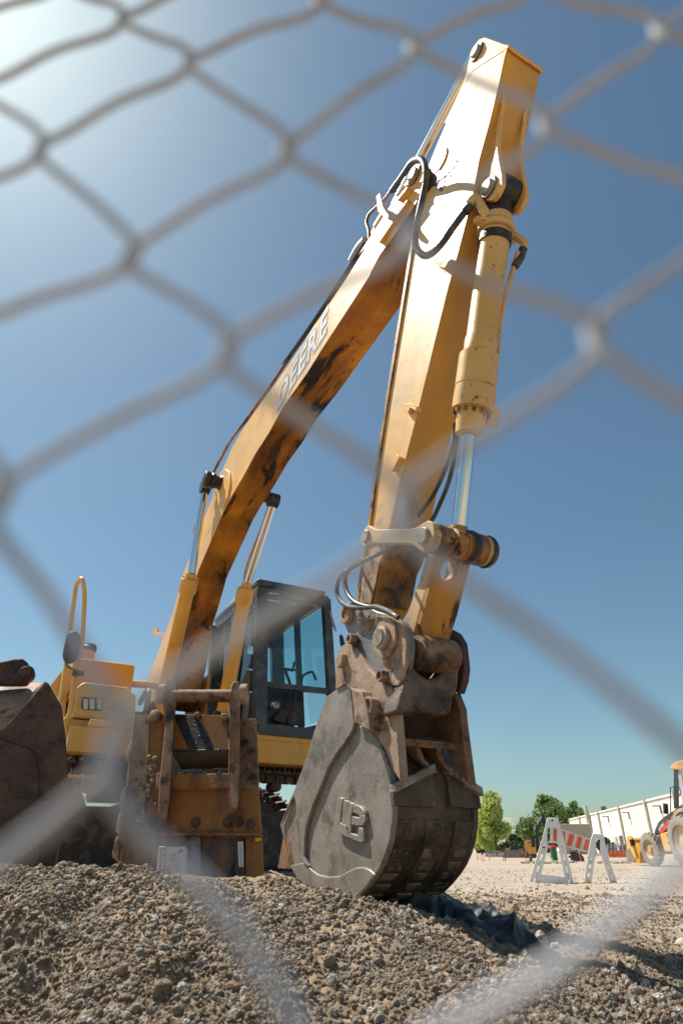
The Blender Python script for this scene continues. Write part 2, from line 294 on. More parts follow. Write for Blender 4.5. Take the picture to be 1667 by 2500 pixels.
def height(x, y):
    x = np.asarray(x, float); y = np.asarray(y, float)
    wob = (fbm(x * .9, y * .9, 3) - .5) * .5
    h = np.interp(x, *HX) * np.interp(y + wob * .5, *SY)
    h = h + .07 * np.exp(-(((x - 1.1) / .35) ** 2 + ((y - 2.5) / .35) ** 2))
    near = np.clip(1.4 - np.hypot(x, y - 2) / 14, 0, 1)
    h = h + near * ((fbm(x * 2.2, y * 2.2, 21, 3) - .5) * .15 + (fbm(x * 7, y * 7, 31, 4, .6) - .5) * .085)
    # two hollows in the left bank
    for (cx, cy, sx, sy_, d) in ((-1.12, 2.35, .20, .10, .12), (-.45, 2.2, .08, .12, .10)):
        h = h - d * np.exp(-(((x - cx) / sx) ** 2 + ((y - cy) / sy_) ** 2) ** 2)
    far = np.clip((np.hypot(x, y) - 6) / 10, 0, 1)
    h = h + far * (fbm(x * .35, y * .35, 41, 4) - .5) * .10
    # wheel-rutted rough soil to the right
    rut = np.exp(-((x - (1.2 + .45 * y)) / 1.3) ** 2) * np.clip((y - 2.5) / 2, 0, 1) * np.clip((13 - y) / 5, 0, 1)
    h = h + rut * (fbm(x * 3.1, y * 3.1, 51, 4, .6) - .5) * .10
    h = h - .06 * np.exp(-((x - (-.98 + .22 * (2.9 - y))) / .07) ** 2) * np.clip((3.1 - y) / .3, 0, 1) * np.clip((y - 1.2) / .4, 0, 1)
    for o_ in (0, 1.1):
        h = h - .035 * np.exp(-((x - (1.5 + o_ + .42 * (y - 3) + .1 * np.sin(y))) / .17) ** 2) * np.clip((y - 3.6) / 1, 0, 1) * np.clip((16 - y) / 4, 0, 1) * (.6 + .4 * np.sin(y * 28))
    return h
def steps(lo, hi, st, far, g):
    a = list(np.arange(lo, hi + 1e-6, st)); d = st
    while a[-1] < far: d *= g; a.append(a[-1] + d)
    return a
xs = steps(0, 3.2, .022, 1600, 1.055); xs = np.array([-v for v in xs[:0:-1]] + xs)
ys = np.array([-1600, -900, -400, -150, -60, -25, -10, -5, -2.5, -1.2, -.5] + steps(0, 5.2, .022, 1700, 1.045))
X, Y = np.meshgrid(xs, ys); Hh = height(X, Y)
def grid_mesh(name, X, Y, Zz, m, org=(0, 0, 0)):
    ny, nx = X.shape; me = bpy.data.meshes.new(name)
    co = np.stack([X - org[0], Y - org[1], Zz - org[2]], -1).reshape(-1, 3).astype(np.float32)
    i = (np.arange(ny - 1)[:, None] * nx + np.arange(nx - 1)[None, :]).ravel()
    q = np.stack([i, i + 1, i + nx + 1, i + nx], -1).astype(np.int32)
    me.vertices.add(len(co)); me.vertices.foreach_set('co', co.ravel())
    me.loops.add(q.size); me.loops.foreach_set('vertex_index', q.ravel())
    me.polygons.add(len(q)); me.polygons.foreach_set('loop_start', np.arange(0, q.size, 4, dtype=np.int32))
    me.update(calc_edges=True); me.shade_smooth(); me.materials.append(m)
    o = bpy.data.objects.new(name, me); o.location = org; scene.collection.objects.link(o); return o
def soil_mat():
    m = bpy.data.materials.new('gravelly_soil'); m.use_nodes = True; n = m.node_tree; p = n.nodes['Principled BSDF']
    co = n.nodes.new('ShaderNodeTexCoord'); P = co.outputs['Object']
    def N(sc, d=8, r=.6):
        t = n.nodes.new('ShaderNodeTexNoise'); t.inputs['Scale'].default_value = sc; t.inputs['Detail'].default_value = d; t.inputs['Roughness'].default_value = r
        n.links.new(P, t.inputs['Vector']); return t.outputs['Fac']
    def R(fac, stops):
        r = n.nodes.new('ShaderNodeValToRGB'); e = r.color_ramp.elements
        while len(e) < len(stops): e.new(.5)
        for k, (q, c) in enumerate(stops): e[k].position = q; e[k].color = (*c, 1)
        n.links.new(fac, r.inputs[0]); return r.outputs[0]
    def X_(f, a, b, mode='MIX'):
        x = n.nodes.new('ShaderNodeMix'); x.data_type = 'RGBA'; x.blend_type = mode
        if isinstance(f, float): x.inputs[0].default_value = f
        else: n.links.new(f, x.inputs[0])
        n.links.new(a, x.inputs[6]); n.links.new(b, x.inputs[7]); return x.outputs[2]
    a = R(N(.5, 10), [(.35, (.37, .305, .235)), (.5, (.46, .395, .315)), (.66, (.53, .475, .40))])
    b = R(N(14, 10, .7), [(.33, (.20, .14, .095)), (.5, (.40, .31, .23)), (.68, (.58, .50, .41))])
    v = n.nodes.new('ShaderNodeTexVoronoi'); v.inputs['Scale'].default_value = 38; n.links.new(P, v.inputs['Vector'])
    peb = R(v.outputs['Color'], [(.25, (.26, .19, .13)), (.55, (.42, .34, .26)), (.85, (.60, .54, .46))])
    col = X_(.5, a, b); col = X_(.35, col, peb)
    # freshly dug damp earth near the heap, dry trodden dirt further off
    ln = n.nodes.new('ShaderNodeVectorMath'); ln.operation = 'DISTANCE'; ln.inputs[1].default_value = (0, 1.5, 0); n.links.new(P, ln.inputs[0])
    dm = n.nodes.new('ShaderNodeMath'); dm.operation = 'MULTIPLY_ADD'; n.links.new(N(1.2, 6), dm.inputs[0]); dm.inputs[1].default_value = 3.0; n.links.new(ln.outputs['Value'], dm.inputs[2])
    dr = n.nodes.new('ShaderNodeMapRange'); dr.inputs['From Min'].default_value = 5.0; dr.inputs['From Max'].default_value = 12; n.links.new(dm.outputs[0], dr.inputs[0])
    dk = n.nodes.new('ShaderNodeMix'); dk.data_type = 'RGBA'; dk.blend_type = 'MULTIPLY'; dk.inputs[0].default_value = 1.0; n.links.new(col, dk.inputs[6]); dk.inputs[7].default_value = (.80, .71, .62, 1)
    col = X_(dr.outputs[0], dk.outputs[2], col)
    n.links.new(col, p.inputs['Base Color']); p.inputs['Roughness'].default_value = .95; p.inputs['Specular IOR Level'].default_value = .15
    b1 = n.nodes.new('ShaderNodeBump'); b1.inputs['Distance'].default_value = .02; n.links.new(N(22, 10, .7), b1.inputs['Height'])
    b2 = n.nodes.new('ShaderNodeBump'); b2.inputs['Distance'].default_value = .012; b2.invert = True
    n.links.new(v.outputs['Distance'], b2.inputs['Height']); n.links.new(b1.outputs[0], b2.inputs['Normal']); n.links.new(b2.outputs[0], p.inputs['Normal'])
    return m
M['soil'] = soil_mat()
ground = structure(grid_mesh('ground', X, Y, Hh, M['soil']))
# ---- loose stones and clods: one countless mass, scattered with geometry nodes
def stone_mat():
    m = bpy.data.materials.new('loose_stone'); m.use_nodes = True; n = m.node_tree; p = n.nodes['Principled BSDF']
    oi = n.nodes.new('ShaderNodeObjectInfo'); r = n.nodes.new('ShaderNodeValToRGB'); e = r.color_ramp.elements
    st = [(0, (.40, .27, .17)), (.25, (.55, .40, .27)), (.5, (.63, .49, .35)), (.68, (.70, .575, .44)), (.82, (.72, .62, .50)), (.92, (.82, .74, .63)), (1, (.90, .85, .77))]
    while len(e) < len(st): e.new(.5)
    for k, (q, c) in enumerate(st): e[k].position = q; e[k].color = (*c, 1)
    n.links.new(oi.outputs['Random'], r.inputs[0])
    co = n.nodes.new('ShaderNodeTexCoord'); t = n.nodes.new('ShaderNodeTexNoise'); t.inputs['Scale'].default_value = 2.2; t.inputs['Detail'].default_value = 8
    n.links.new(co.outputs['Object'], t.inputs['Vector'])
    x = n.nodes.new('ShaderNodeMix'); x.data_type = 'RGBA'; x.blend_type = 'MULTIPLY'; x.inputs[0].default_value = .4
    rr = n.nodes.new('ShaderNodeMapRange'); rr.inputs['From Min'].default_value = .3; rr.inputs['From Max'].default_value = .7; rr.inputs['To Min'].default_value = .6; rr.inputs['To Max'].default_value = 1.25
    n.links.new(t.outputs['Fac'], rr.inputs[0]); n.links.new(r.outputs[0], x.inputs[6]); n.links.new(rr.outputs[0], x.inputs[7])
    n.links.new(x.outputs[2], p.inputs['Base Color']); p.inputs['Roughness'].default_value = .9; p.inputs['Specular IOR Level'].default_value = .2
    b = n.nodes.new('ShaderNodeBump'); b.inputs['Distance'].default_value = .06; n.links.new(t.outputs['Fac'], b.inputs['Height']); n.links.new(b.outputs[0], p.inputs['Normal'])
    return m
M['stone'] = stone_mat()
def scatter(name, pts, scl, kind_clod, label, cat):
    n = len(pts); me = bpy.data.meshes.new(name); me.vertices.add(n); me.vertices.foreach_set('co', np.asarray(pts, np.float32).ravel())
    a = me.attributes.new('stone_rot', 'FLOAT_VECTOR', 'POINT'); a.data.foreach_set('vector', (rng.random((n, 3)) * 6.28).astype(np.float32).ravel())
    s3 = scl[:, None] * (1 + (rng.random((n, 3)) - .5) * .7); s3[:, 2] *= .8
    a = me.attributes.new('stone_scale', 'FLOAT_VECTOR', 'POINT'); a.data.foreach_set('vector', s3.astype(np.float32).ravel())
    a = me.attributes.new('stone_kind', 'INT', 'POINT'); a.data.foreach_set('value', kind_clod.astype(np.int32))
    me.update(); me.materials.append(M['stone'])
    o = bpy.data.objects.new(name, me); scene.collection.objects.link(o)
    g = bpy.data.node_groups.new(name, 'GeometryNodeTree')
    g.interface.new_socket('Geometry', in_out='INPUT', socket_type='NodeSocketGeometry'); g.interface.new_socket('Geometry', in_out='OUTPUT', socket_type='NodeSocketGeometry')
    N = g.nodes.new; K = g.links.new
    gi = N('NodeGroupInput'); go = N('NodeGroupOutput'); jn = N('GeometryNodeJoinGeometry')
    for k in range(8):                       # 0-3 rounded pebbles, 4-7 crumbly clods
        ic = N('GeometryNodeMeshIcoSphere'); ic.inputs['Radius'].default_value = 1; ic.inputs['Subdivisions'].default_value = 3 if k < 4 else 4
        sp = N('GeometryNodeSetPosition'); ps = N('GeometryNodeInputPosition'); ad = N('ShaderNodeVectorMath'); ad.operation = 'ADD'; ad.inputs[1].default_value = (k * 7.3, k * 3.1, k * 5.7)
        K(ps.outputs[0], ad.inputs[0]); t = N('ShaderNodeTexNoise'); t.inputs['Scale'].default_value = .55 if k < 4 else 1.3; t.inputs['Detail'].default_value = 2 if k < 4 else 6; t.inputs['Roughness'].default_value = .5 if k < 4 else .65
        K(ad.outputs[0], t.inputs['Vector'])
        mu = N('ShaderNodeMath'); mu.operation = 'MULTIPLY_ADD'; mu.inputs[1].default_value = 1.1 if k < 4 else 1.3; mu.inputs[2].default_value = .45 if k < 4 else .35
        K(t.outputs['Fac'], mu.inputs[0]); vs = N('ShaderNodeVectorMath'); vs.operation = 'SCALE'; K(ps.outputs[0], vs.inputs[0]); K(mu.outputs[0], vs.inputs['Scale'])
        K(ic.outputs['Mesh'], sp.inputs['Geometry']); K(vs.outputs[0], sp.inputs['Position'])
        ss = N('GeometryNodeSetShadeSmooth'); K(sp.outputs[0], ss.inputs['Geometry'])
        sm = N('GeometryNodeSetMaterial'); sm.inputs['Material'].default_value = M['stone']; K(ss.outputs[0], sm.inputs[0])
        ti = N('GeometryNodeGeometryToInstance'); K(sm.outputs[0], ti.inputs[0]); K(ti.outputs[0], jn.inputs[0])
    ip = N('GeometryNodeInstanceOnPoints'); ip.inputs['Pick Instance'].default_value = True
    K(gi.outputs[0], ip.inputs['Points']); K(jn.outputs[0], ip.inputs['Instance'])
    for nm, ty, sk in (('stone_rot', 'FLOAT_VECTOR', 'Rotation'), ('stone_scale', 'FLOAT_VECTOR', 'Scale'), ('stone_kind', 'INT', 'Instance Index')):
        na = N('GeometryNodeInputNamedAttribute'); na.data_type = ty; na.inputs['Name'].default_value = nm; K(na.outputs[0], ip.inputs[sk])
    K(ip.outputs[0], go.inputs[0])
    md = o.modifiers.new('scatter', 'NODES'); md.node_group = g
    tag(o, label, cat, kind='stuff'); return o
def frustum_pts(n, y0, y1, p=1.0, wide=.62):
    u = rng.random(n) ** p; y = y0 + (y1 - y0) * u; x = (rng.random(n) * 2 - 1) * (wide * y + .3); return x, y
P_, S_, K_ = [], [], []
def strew(n, y0, y1, smin, smax, power, wide=.62, p=1.0, clod=.5, keep=None, sink=.25):
    x, y = frustum_pts(n, y0, y1, p, wide); s = smin + (smax - smin) * rng.random(n) ** power
    if keep is not None:
        k = keep(x, y); x, y, s = x[k], y[k], s[k]
    z = height(x, y) + s * sink
    P_.append(np.stack([x, y, z], -1)); S_.append(s); K_.append(np.where(rng.random(len(x)) < clod, 4, 0) + rng.integers(0, 4, len(x)))
strew(150000, .9, 3.6, .0022, .0068, 1.4, .72, clod=.35, keep=lambda x, y: fbm(x * 3, y * 3, 91, 3) + .35 * rng.random(len(x)) > .58)
strew(26000, .9, 3.6, .005, .014, 2.2, .72, clod=.3, keep=lambda x, y: fbm(x * 2.1, y * 2.1, 95, 3) + .5 * rng.random(len(x)) > .62)
strew(1300, .9, 3.4, .010, .018, 2.5, .72, clod=.7, sink=.35)
strew(50000, 3.4, 10, .004, .014, 2, .62, clod=.6, keep=lambda x, y: (x > -.4))
strew(6000, 8, 24, .007, .017, 2.5, .60, p=.8, clod=.7, keep=lambda x, y: (x > 1))
strew(260, 4, 12, .02, .05, 2, .6, clod=.9, keep=lambda x, y: (x > .8), sink=.1)
tmp = []
for q, d, s in ((C9(1110, 665), 2.05, .030), (C9(1215, 660), 2.0, .026), (CP(600, 640), 2.1, .03)):
    r = ray(*q); h = math.hypot(r.x, r.y); tmp.append((r.x / h * d, r.y / h * d, s))
tx = np.array([t[0] for t in tmp]); ty = np.array([t[1] for t in tmp]); ts = np.array([t[2] for t in tmp])
P_.append(np.stack([tx, ty, height(tx, ty) + ts * .3], -1)); S_.append(ts); K_.append(np.full(len(tmp), 5))
scatter('loose_gravel', np.concatenate(P_), np.concatenate(S_), np.concatenate(K_), 'loose pebbles and brown soil clods strewn over the mound and the site', 'gravel')
# ---- black plastic tarp
tx0, ty0, tn, tm = .10, 3.55, 150, 110
u, v = np.meshgrid(np.linspace(0, 1, tn), np.linspace(0, 1, tm))
TX = tx0 + .05 + u * .78 + .12 * (fbm(v * 4, u * 0 + 1, 61, 3) - .5) + v * .28; TY = ty0 + v * .95 + .25 * (fbm(u * 5, v * 0 + 4, 63, 3) - .5) - u * .12
rid = 1 - np.abs(2 * fbm(u * 2.6 + v * 1.9, v * 2.2 - u * .8, 66, 3, .4) - 1) * 2.4
rid2 = 1 - np.abs(2 * fbm(u * 9 - v * 4, v * 6, 69, 2, .5) - 1) * 2
edge = np.minimum(np.minimum(u, 1 - u) * 8, np.minimum(v, 1 - v) * 8).clip(0, 1)
TZ = height(TX, TY) + .015 + edge * (.11 * np.clip(rid, 0, 1) ** 1.3 + .03 * np.clip(rid2, 0, 1)) + .01
M['tarp'] = mat('black_plastic_sheet', (.024, .028, .031), .5, dust=((.16, .14, .12), .58, .75, 5), bump=.003, bscale=25)
tarp = grid_mesh('tarp', TX, TY, TZ, M['tarp'], (tx0 + .6, ty0 + .4, .25))
tarp.modifiers.new('thickness', 'SOLIDIFY').thickness = .002
tag(tarp, 'crumpled black plastic tarp lying on the soil beside the digging bucket', 'tarp')
# ================================================================ chain-link fence, 11 cm before the lens
FO = Vector((-0.0891623, 0.1092257, 0.18344722 + CZ)); FE1 = Vector((0.03273734, -0.00465336, -0.04402567)); FE2 = Vector((0.03961414, -0.00288578, 0.03795726))
fence = thing('chain_link_fence', 'galvanised wire mesh fence right in front of the lens, blurred', 'fence', (0, .109, 0))
fnr = FE1.cross(FE2).normalized(); FPL = Plane(FO, fnr)
SEEN = {(0, 0): (98, 335), (1, 0): (303, 580), (2, 0): (525, 800), (3, 0): (925, 1170), (0, 1): (432, 140), (1, 1): (660, 340), (2, 1): (940, 545), (3, 1): (1370, 780), (1, 2): (950, 105), (2, 2): (1255, 290),
        (2, 3): (1510, 70), (2, -1): (5, 1130), (3, -1): (270, 1700), (4, 0): (1650, 1850)}
def fnode(a, b):       # a real mesh is never perfectly regular: sagging nodes
    if (a, b) in SEEN: return FPL.at((SEEN[a, b][0] * 1.0631, SEEN[a, b][1] * 1.0631))
    return FO + FE1 * a + FE2 * b + (FE2 * .05 if (a, b) in ((-1, 1), (0, 2)) else Vector((0, 0, 0)))
fnrm = FE1.cross(FE2).normalized(); fx = (FE1 + FE2).normalized(); fz = fnrm.cross(fx) * 1.0
wr = .00138
fb = MB()
for c in range(-13, 15):                       # wire between node columns c and c+1
    pts = []
    for k in range(-11, 12):                   # going down
        # left node (a,b) with a+b=c : a=k+.., then right node (a+1,b)
        a = k + (c // 2); b = c - a
        l_ = fnode(a, b); r_ = fnode(a + 1, b); nl = fnode(a + 1, b - 1)
        d1 = (r_ - l_); d2 = (nl - r_); dn = (nl - l_).normalized()
        j = lambda: fx * random.uniform(-.0006, .0006) + dn * random.uniform(-.0006, .0006)
        pts += [l_ - fx * wr * .9 + j(), l_ + d1 * .10 + fnrm * wr * 1.25 + dn * .0052, l_ + d1 * .5 + fx * .0004 + j(), l_ + d1 * .88 + fnrm * wr * 1.25 - dn * .0026,
                r_ + fx * wr * .9 + j(), r_ + d2 * .12 - fnrm * wr * 1.25 + dn * .0026, r_ + d2 * .5, r_ + d2 * .90 - fnrm * wr * 1.25 - dn * .0052]
    fb.tube(pts, wr, n=9, sub=3)
fb.build('wire_mesh', M['galv'], fence, smooth=60)
for sx in (-1.25, 1.25):
    MB().cyl((sx, .15, 0), (sx, .13, 1.95), .03).build('post', M['galv'], fence)
MB().cyl((-1.25, .135, 1.75), (1.25, .135, 1.75), .02).build('top_rail', M['galv'], fence)
# ================================================================ EXCAVATOR
ex = thing('excavator', 'large yellow excavator with raised boom, dark cab and grey digging bucket on the soil', 'excavator', W(-4.6, .2, .35))
OS, WS = 0.0, 0.275          # stick near face offset / width
OB, WB_ = -0.05, 0.37        # boom
OK_, WK = -0.10, 0.47        # bucket / linkage overall
def px(c, pts, off): return [pl(c(*p), off) for p in pts]
# ---------------- boom
near = [(C1, 515, 1010), (C1, 545, 935), (C1, 590, 912), (C1, 622, 960), (C1, 605, 1060), (C1, 560, 1170), (C1, 440, 1345), (C1, 330, 1500), (C1, 270, 1620), (C2, 1210, 180),
        (C2, 1110, 335), (C2, 960, 565), (C2, 840, 755), (C2, 700, 955), (C2, 620, 1100), (C2, 540, 1225), (C2, 465, 1365), (C2, 400, 1475), (C2, 345, 1580), (C2, 300, 1689),
        (C7, 610, 120), (C7, 560, 300), (C7, 520, 430), (C7, 490, 620), (C7, 440, 860), (C7, 380, 1000), (C7, 290, 980),
        (C7, 290, 810), (C7, 330, 700), (C7, 400, 510), (C7, 455, 370), (C7, 510, 150), (C7, 560, 20), (C2, 240, 1600), (C2, 285, 1480), (C2, 335, 1340), (C2, 400, 1190), (C2, 470, 1070), (C2, 560, 940),
        (C2, 645, 828), (C2, 720, 720), (C2, 815, 580), (C2, 935, 400), (C2, 1090, 165), (C2, 1190, 5), (C1, 190, 1500), (C1, 275, 1370), (C1, 345, 1265), (C1, 430, 1130)]
nearp = [pl(c(x, y), OB) for c, x, y in near]
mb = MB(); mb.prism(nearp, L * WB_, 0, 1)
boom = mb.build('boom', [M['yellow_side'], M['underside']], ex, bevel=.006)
# welded seams across the underside, side flange strips
for p, q in (((C2, 1210, 182), .36), ((C2, 620, 1105), .36), ((C7, 545, 330), .36)):
    a = pl(p[0](p[1], p[2]), OB + .004); MB().tube([a, a + L * q], .008, n=6, sub=1).build('weld_seam', M['underside'], boom)
def strip(c, p, q, off, wpx, th, name, m, par, toward=True):
    """thin raised bar on a side face between two picked points"""
    a, d = pl(c(*p), off), pl(c(*q), off); u = (d - a).normalized(); v = L.cross(u).normalized() * wpx
    bb = MB(); bb.box((a + d) / 2 - L * th / 2, (d - a) / 2, v, L * th / 2); return bb.build(name, m, par, bevel=.002)
strip(C1, (350, 1425), (530, 1160), OB, .010, .035, 'side_rib', M['yellow_side'], boom)
strip(C1, (480, 1160), (540, 1085), OB, .012, .05, 'side_rib', M['yellow_side'], boom)
# hose bracket on the boom tip
a = pl(C1(330, 1200), OB); bq = MB()
bq.prism([pl(C1(*p), OB - .10) for p in ((308, 1120), (330, 1100), (352, 1190), (385, 1240), (380, 1265), (355, 1255), (318, 1215))], L * .012)
bq.prism([pl(C1(*p), OB - .10) for p in ((352, 1190), (388, 1240), (380, 1268), (350, 1235))], L * .10)
bq.build('hose_bracket', M['yellow_side'], boom, bevel=.002)
# boom tip pin
def pinhead(c, q, off, r, mname='pin', par=None, name='pin', ring=True, h=.03, dark=True):
    p = pl(c(*q), off); bb = MB()
    bb.lathe(p, -L, [(-.02, r), (h * .7, r), (h, r * .86), (h, 0.0001)], n=30)
    if ring: bb.ring(p, -L, r * 1.02, r * 1.38, h * .45)
    o = bb.build(name, M[mname], par, bevel=0)
    if dark:
        bb = MB(); bb.ring(p, -L, r * .9, r * 1.5, h * .18); bb.build('grease_ring', M['grease_and_shade'], o)
    return o
pinhead(C1, (553, 990), OB, .052, 'pin', boom, 'boom_tip_pin')
pc = pl(C1(553, 990), OB); MB().cyl(pc, pc + L * (WB_ + .02), .075).build('pin_boss', M['grease_and_shade'], boom)
# greasy joint area between boom tip and stick
# boom cylinder pin boss
pc = pl(C2(345, 1400), OB)
bb = MB(); rnd = random.Random(3)
prof = [(0, .085), (.02, .10), (.05, .078), (.09, .082), (.11, .10), (.14, .098), (.155, .085), (.17, .105), (.22, .10), (.235, .07), (.24, .001)]
bb.lathe(pc, -L, prof, n=22)
bb.build('cylinder_pin', M['grease_and_shade'], boom); bb = MB(); bb.lathe(pc + L * WB_, L, prof[:9] + [(.22, .001)], n=22); bb.build('cylinder_pin', M['grease_and_shade'], boom)
bb = MB()
for sx, o0 in ((-1, OB),):
    pts = [pl(C2(*p), OB - .022) for p in ((330, 1335), (360, 1315), (385, 1330), (390, 1400), (375, 1480), (350, 1540), (325, 1530), (305, 1470), (310, 1400))]
    bb.prism(pts, L * .022)
bb.build('pin_plate', M['yellow_side'], boom, bevel=.004)
# lifting lug sticking out on the upper side of the boom
bb = MB(); pts = [pl(C6(*p), .1) for p in ((1175, 605), (1100, 585), (1097, 565), (1110, 537), (1128, 540), (1128, 568), (1178, 580))]
bb.prism(pts, L * .02); bb.build('lug', M['yellow'], boom, bevel=.002)
# pipes on top of the boom
for off, pts in ((OB - .005, [(C2, 175, 1689), (C2, 230, 1510), (C2, 290, 1340), (C2, 385, 1160), (C2, 480, 1030), (C2, 560, 915), (C2, 660, 775), (C2, 715, 690)]),
                 (OB + .06, [(C2, 300, 1330), (C2, 395, 1150), (C2, 490, 1030), (C2, 565, 920), (C2, 640, 815), (C2, 712, 706), (C2, 935, 370), (C2, 1180, -10)]),):
    MB().tube([pl(c(x, y), off) for c, x, y in pts], .013, n=8).build('hydraulic_pipe', M['yellow_dirty_and_shade'], boom)
MB().tube([pl(C2(*p), OB + .02) for p in ((705, 700), (820, 540), (935, 372), (1095, 130), (1185, -10))], .022, n=8).build('hydraulic_pipe', M['black'], boom)
MB().tube([pl(C1(*p), OB + .03) for p in ((240, 1402), (205, 1440), (172, 1495), (150, 1540))], .034, n=10).build('pipe_cover', M['cab_light'], boom)
MB().tube([pl(c(x, y), OB + .05) for c, x, y in ((C1, 265, 1400), (C1, 262, 1340), (C1, 248, 1290), (C1, 262, 1240), (C1, 300, 1200), (C1, 355, 1150), (C1, 400, 1090), (C1, 420, 1060))], .014, n=10).build('hydraulic_pipe', M['yellow_dirty_and_shade'], boom)
# arm cylinder lying on top of the boom
c0, c1_ = pl(C2(730, 800), .137), pl(C1(404, 1240), .137)
arm = MB(); up_ = L.cross((c1_ - c0).normalized()); up_ = up_ if up_.z > 0 else -up_
arm.lathe(c0, c1_ - c0, [(0, .001), (0, .07), ((c1_ - c0).length * .93, .07), ((c1_ - c0).length * .93, .085), ((c1_ - c0).length, .085), ((c1_ - c0).length, .001)])
armc = arm.build('arm_cylinder', M['yellow_tube'], ex)
tp = pl(C1(950, 205), .137)
MB().cyl(c1_ - (c1_ - c0).normalized() * .1, tp, .04).build('rod', M['chrome'], armc)
# DEERE lettering
pa, pb2 = pl(C2(665, 985), OB), pl(C2(985, 480), OB); xd = (pb2 - pa).normalized()
pt = pl(C2(640, 850), OB); yd = (pt - pa); yd = (yd - xd * yd.dot(xd)).normalized(); hgt = (pl(C2(655, 862), OB) - pa).dot(yd)
def decal_plate(off, m, pts):
    bb = MB(); bb.prism([pl(C2(*p), OB - off) for p in pts], L * .001); bb.build('decal_plate', M[m], boom, smooth=0)
ln = (pb2 - pa).length
put_text('lettering_shadow', 'DEERE', M['decal_grey'], boom, pa - xd * .01 - yd * .0 - L * .0025, xd, yd, hgt * 1.0, ln, shear=.25, offset=.055, depth=0, spacing=1.05)
put_text('lettering', 'DEERE', M['decal_light'], boom, pa + xd * .02 + yd * .022 - L * .0045, xd, yd, hgt * .80, ln * .965, shear=.25, offset=.02, depth=0, spacing=1.12)
strip(C2, (640, 855), (648, 1030), OB, .004, .003, 'decal_edge', M['decal_light'], boom)
# ---------------- boom lift cylinders
for off, top, gl, bot in ((OB - .13, C2(245, 1425), C7(562, 160), C7(352, 1080)), (OB + WB_ + .11, C2(645, 1500), C7(917, 225), C7(775, 1010))):
    T, G, E_ = pl(top, off), pl(gl, off), pl(bot, off); d = (G - E_); ll = d.length; d = d.normalized()
    bb = MB(); bb.lathe(E_, d, [(0, .001), (0, .083), (ll - .22, .083), (ll - .20, .083), (ll - .17, .103), (ll - .025, .103), (ll - .02, .098), (ll - .012, .098), (ll - .012, .062), (ll + .055, .062), (ll + .055, .046), (ll + .055, .001)])
    for k in range(10):
        aa = d.orthogonal().normalized(); ab = d.cross(aa); an = k * math.pi / 5; q = E_ + d * (ll - .012) + (aa * math.cos(an) + ab * math.sin(an)) * .085
        bb.cyl(q, q + d * .02, .011, n=6)
    cyl = bb.build('boom_cylinder', M['yellow'], ex, bevel=.002)
    MB().cyl(G + d * .05, T - d * .03, .047).build('rod', M['chrome'], cyl)
    MB().cyl(T - L * .055, T + L * .055, .085, n=24).build('rod_eye', M['grease_and_shade'], cyl)
    side = L.cross(d).normalized(); side = side if side.dot(F) < 0 else -side
    MB().tube([G + side * .10 + d * .0, G + side * .115 + d * .3, T + side * .1 - d * .1], .014, n=8).build('pipe', M['yellow'], cyl)
# ---------------- stick (arm)
sb = [(C1, 1150, 160), (C1, 1128, 235), (C1, 1095, 395), (C1, 1060, 540), (C1, 1030, 660), (C1, 968, 880), (C1, 932, 1080), (C1, 880, 1300), (C1, 832, 1480), (C1, 770, 1699), (C3, 700, 285), (C3, 610, 640), (C3, 540, 920), (C3, 470, 1228),
      (C3, 420, 1440), (C3, 385, 1500), (C3, 350, 1690), (C3, 325, 1800), (C3, 270, 1900), (C3, 215, 1850), (C3, 230, 1700), (C3, 245, 1580), (C3, 275, 1400), (C3, 310, 1200), (C3, 350, 880), (C3, 392, 600), (C3, 440, 280), (C3, 485, 0),
      (C1, 545, 1350), (C1, 590, 1100), (C1, 640, 930), (C1, 700, 780), (C1, 760, 640), (C1, 850, 450), (C1, 885, 380), (C1, 925, 322), (C1, 1000, 270), (C1, 1120, 195)]
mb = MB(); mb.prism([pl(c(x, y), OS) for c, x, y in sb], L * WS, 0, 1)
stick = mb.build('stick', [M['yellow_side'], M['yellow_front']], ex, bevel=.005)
# top ear plates (carry the arm cylinder pin) and closed top plate
ear = [(C1, 1150, 158), (C1, 1000, 105), (C1, 965, 118), (C1, 932, 160), (C1, 905, 235), (C1, 882, 330), (C1, 862, 395), (C1, 800, 540), (C1, 740, 660), (C1, 762, 640), (C1, 850, 450), (C1, 885, 380), (C1, 925, 322), (C1, 1000, 270), (C1, 1120, 195)]
bb = MB(); bb.prism([pl(c(x, y), OS + .012) for c, x, y in ear], L * .03); bb.prism([pl(c(x, y), OS + WS - .045) for c, x, y in ear], L * .03)
bb.build('ear_plate', M['yellow_side'], stick, bevel=.004)
bb = MB()      # rim of the end plate standing proud
tpts = [(C1, 1154, 154), (C1, 1135, 150), (C1, 1128, 172), (C1, 1146, 180)]
bb.prism([pl(c(x, y), OS - .006) for c, x, y in tpts], L * (WS + .012)); bb.build('end_plate', M['yellow'], stick, bevel=.003)
pinhead(C1, (952, 205), OS + .012, .042, 'pin', stick, 'arm_cylinder_pin')
# boss disc with welded doubler on the side (bright round patch) where the boom pin passes
p = pl(C1(712, 895), OS); MB().lathe(p, -L, [(0, .09), (.010, .088), (.010, .001)], n=36).build('doubler_disc', M['yellow_side'], stick)
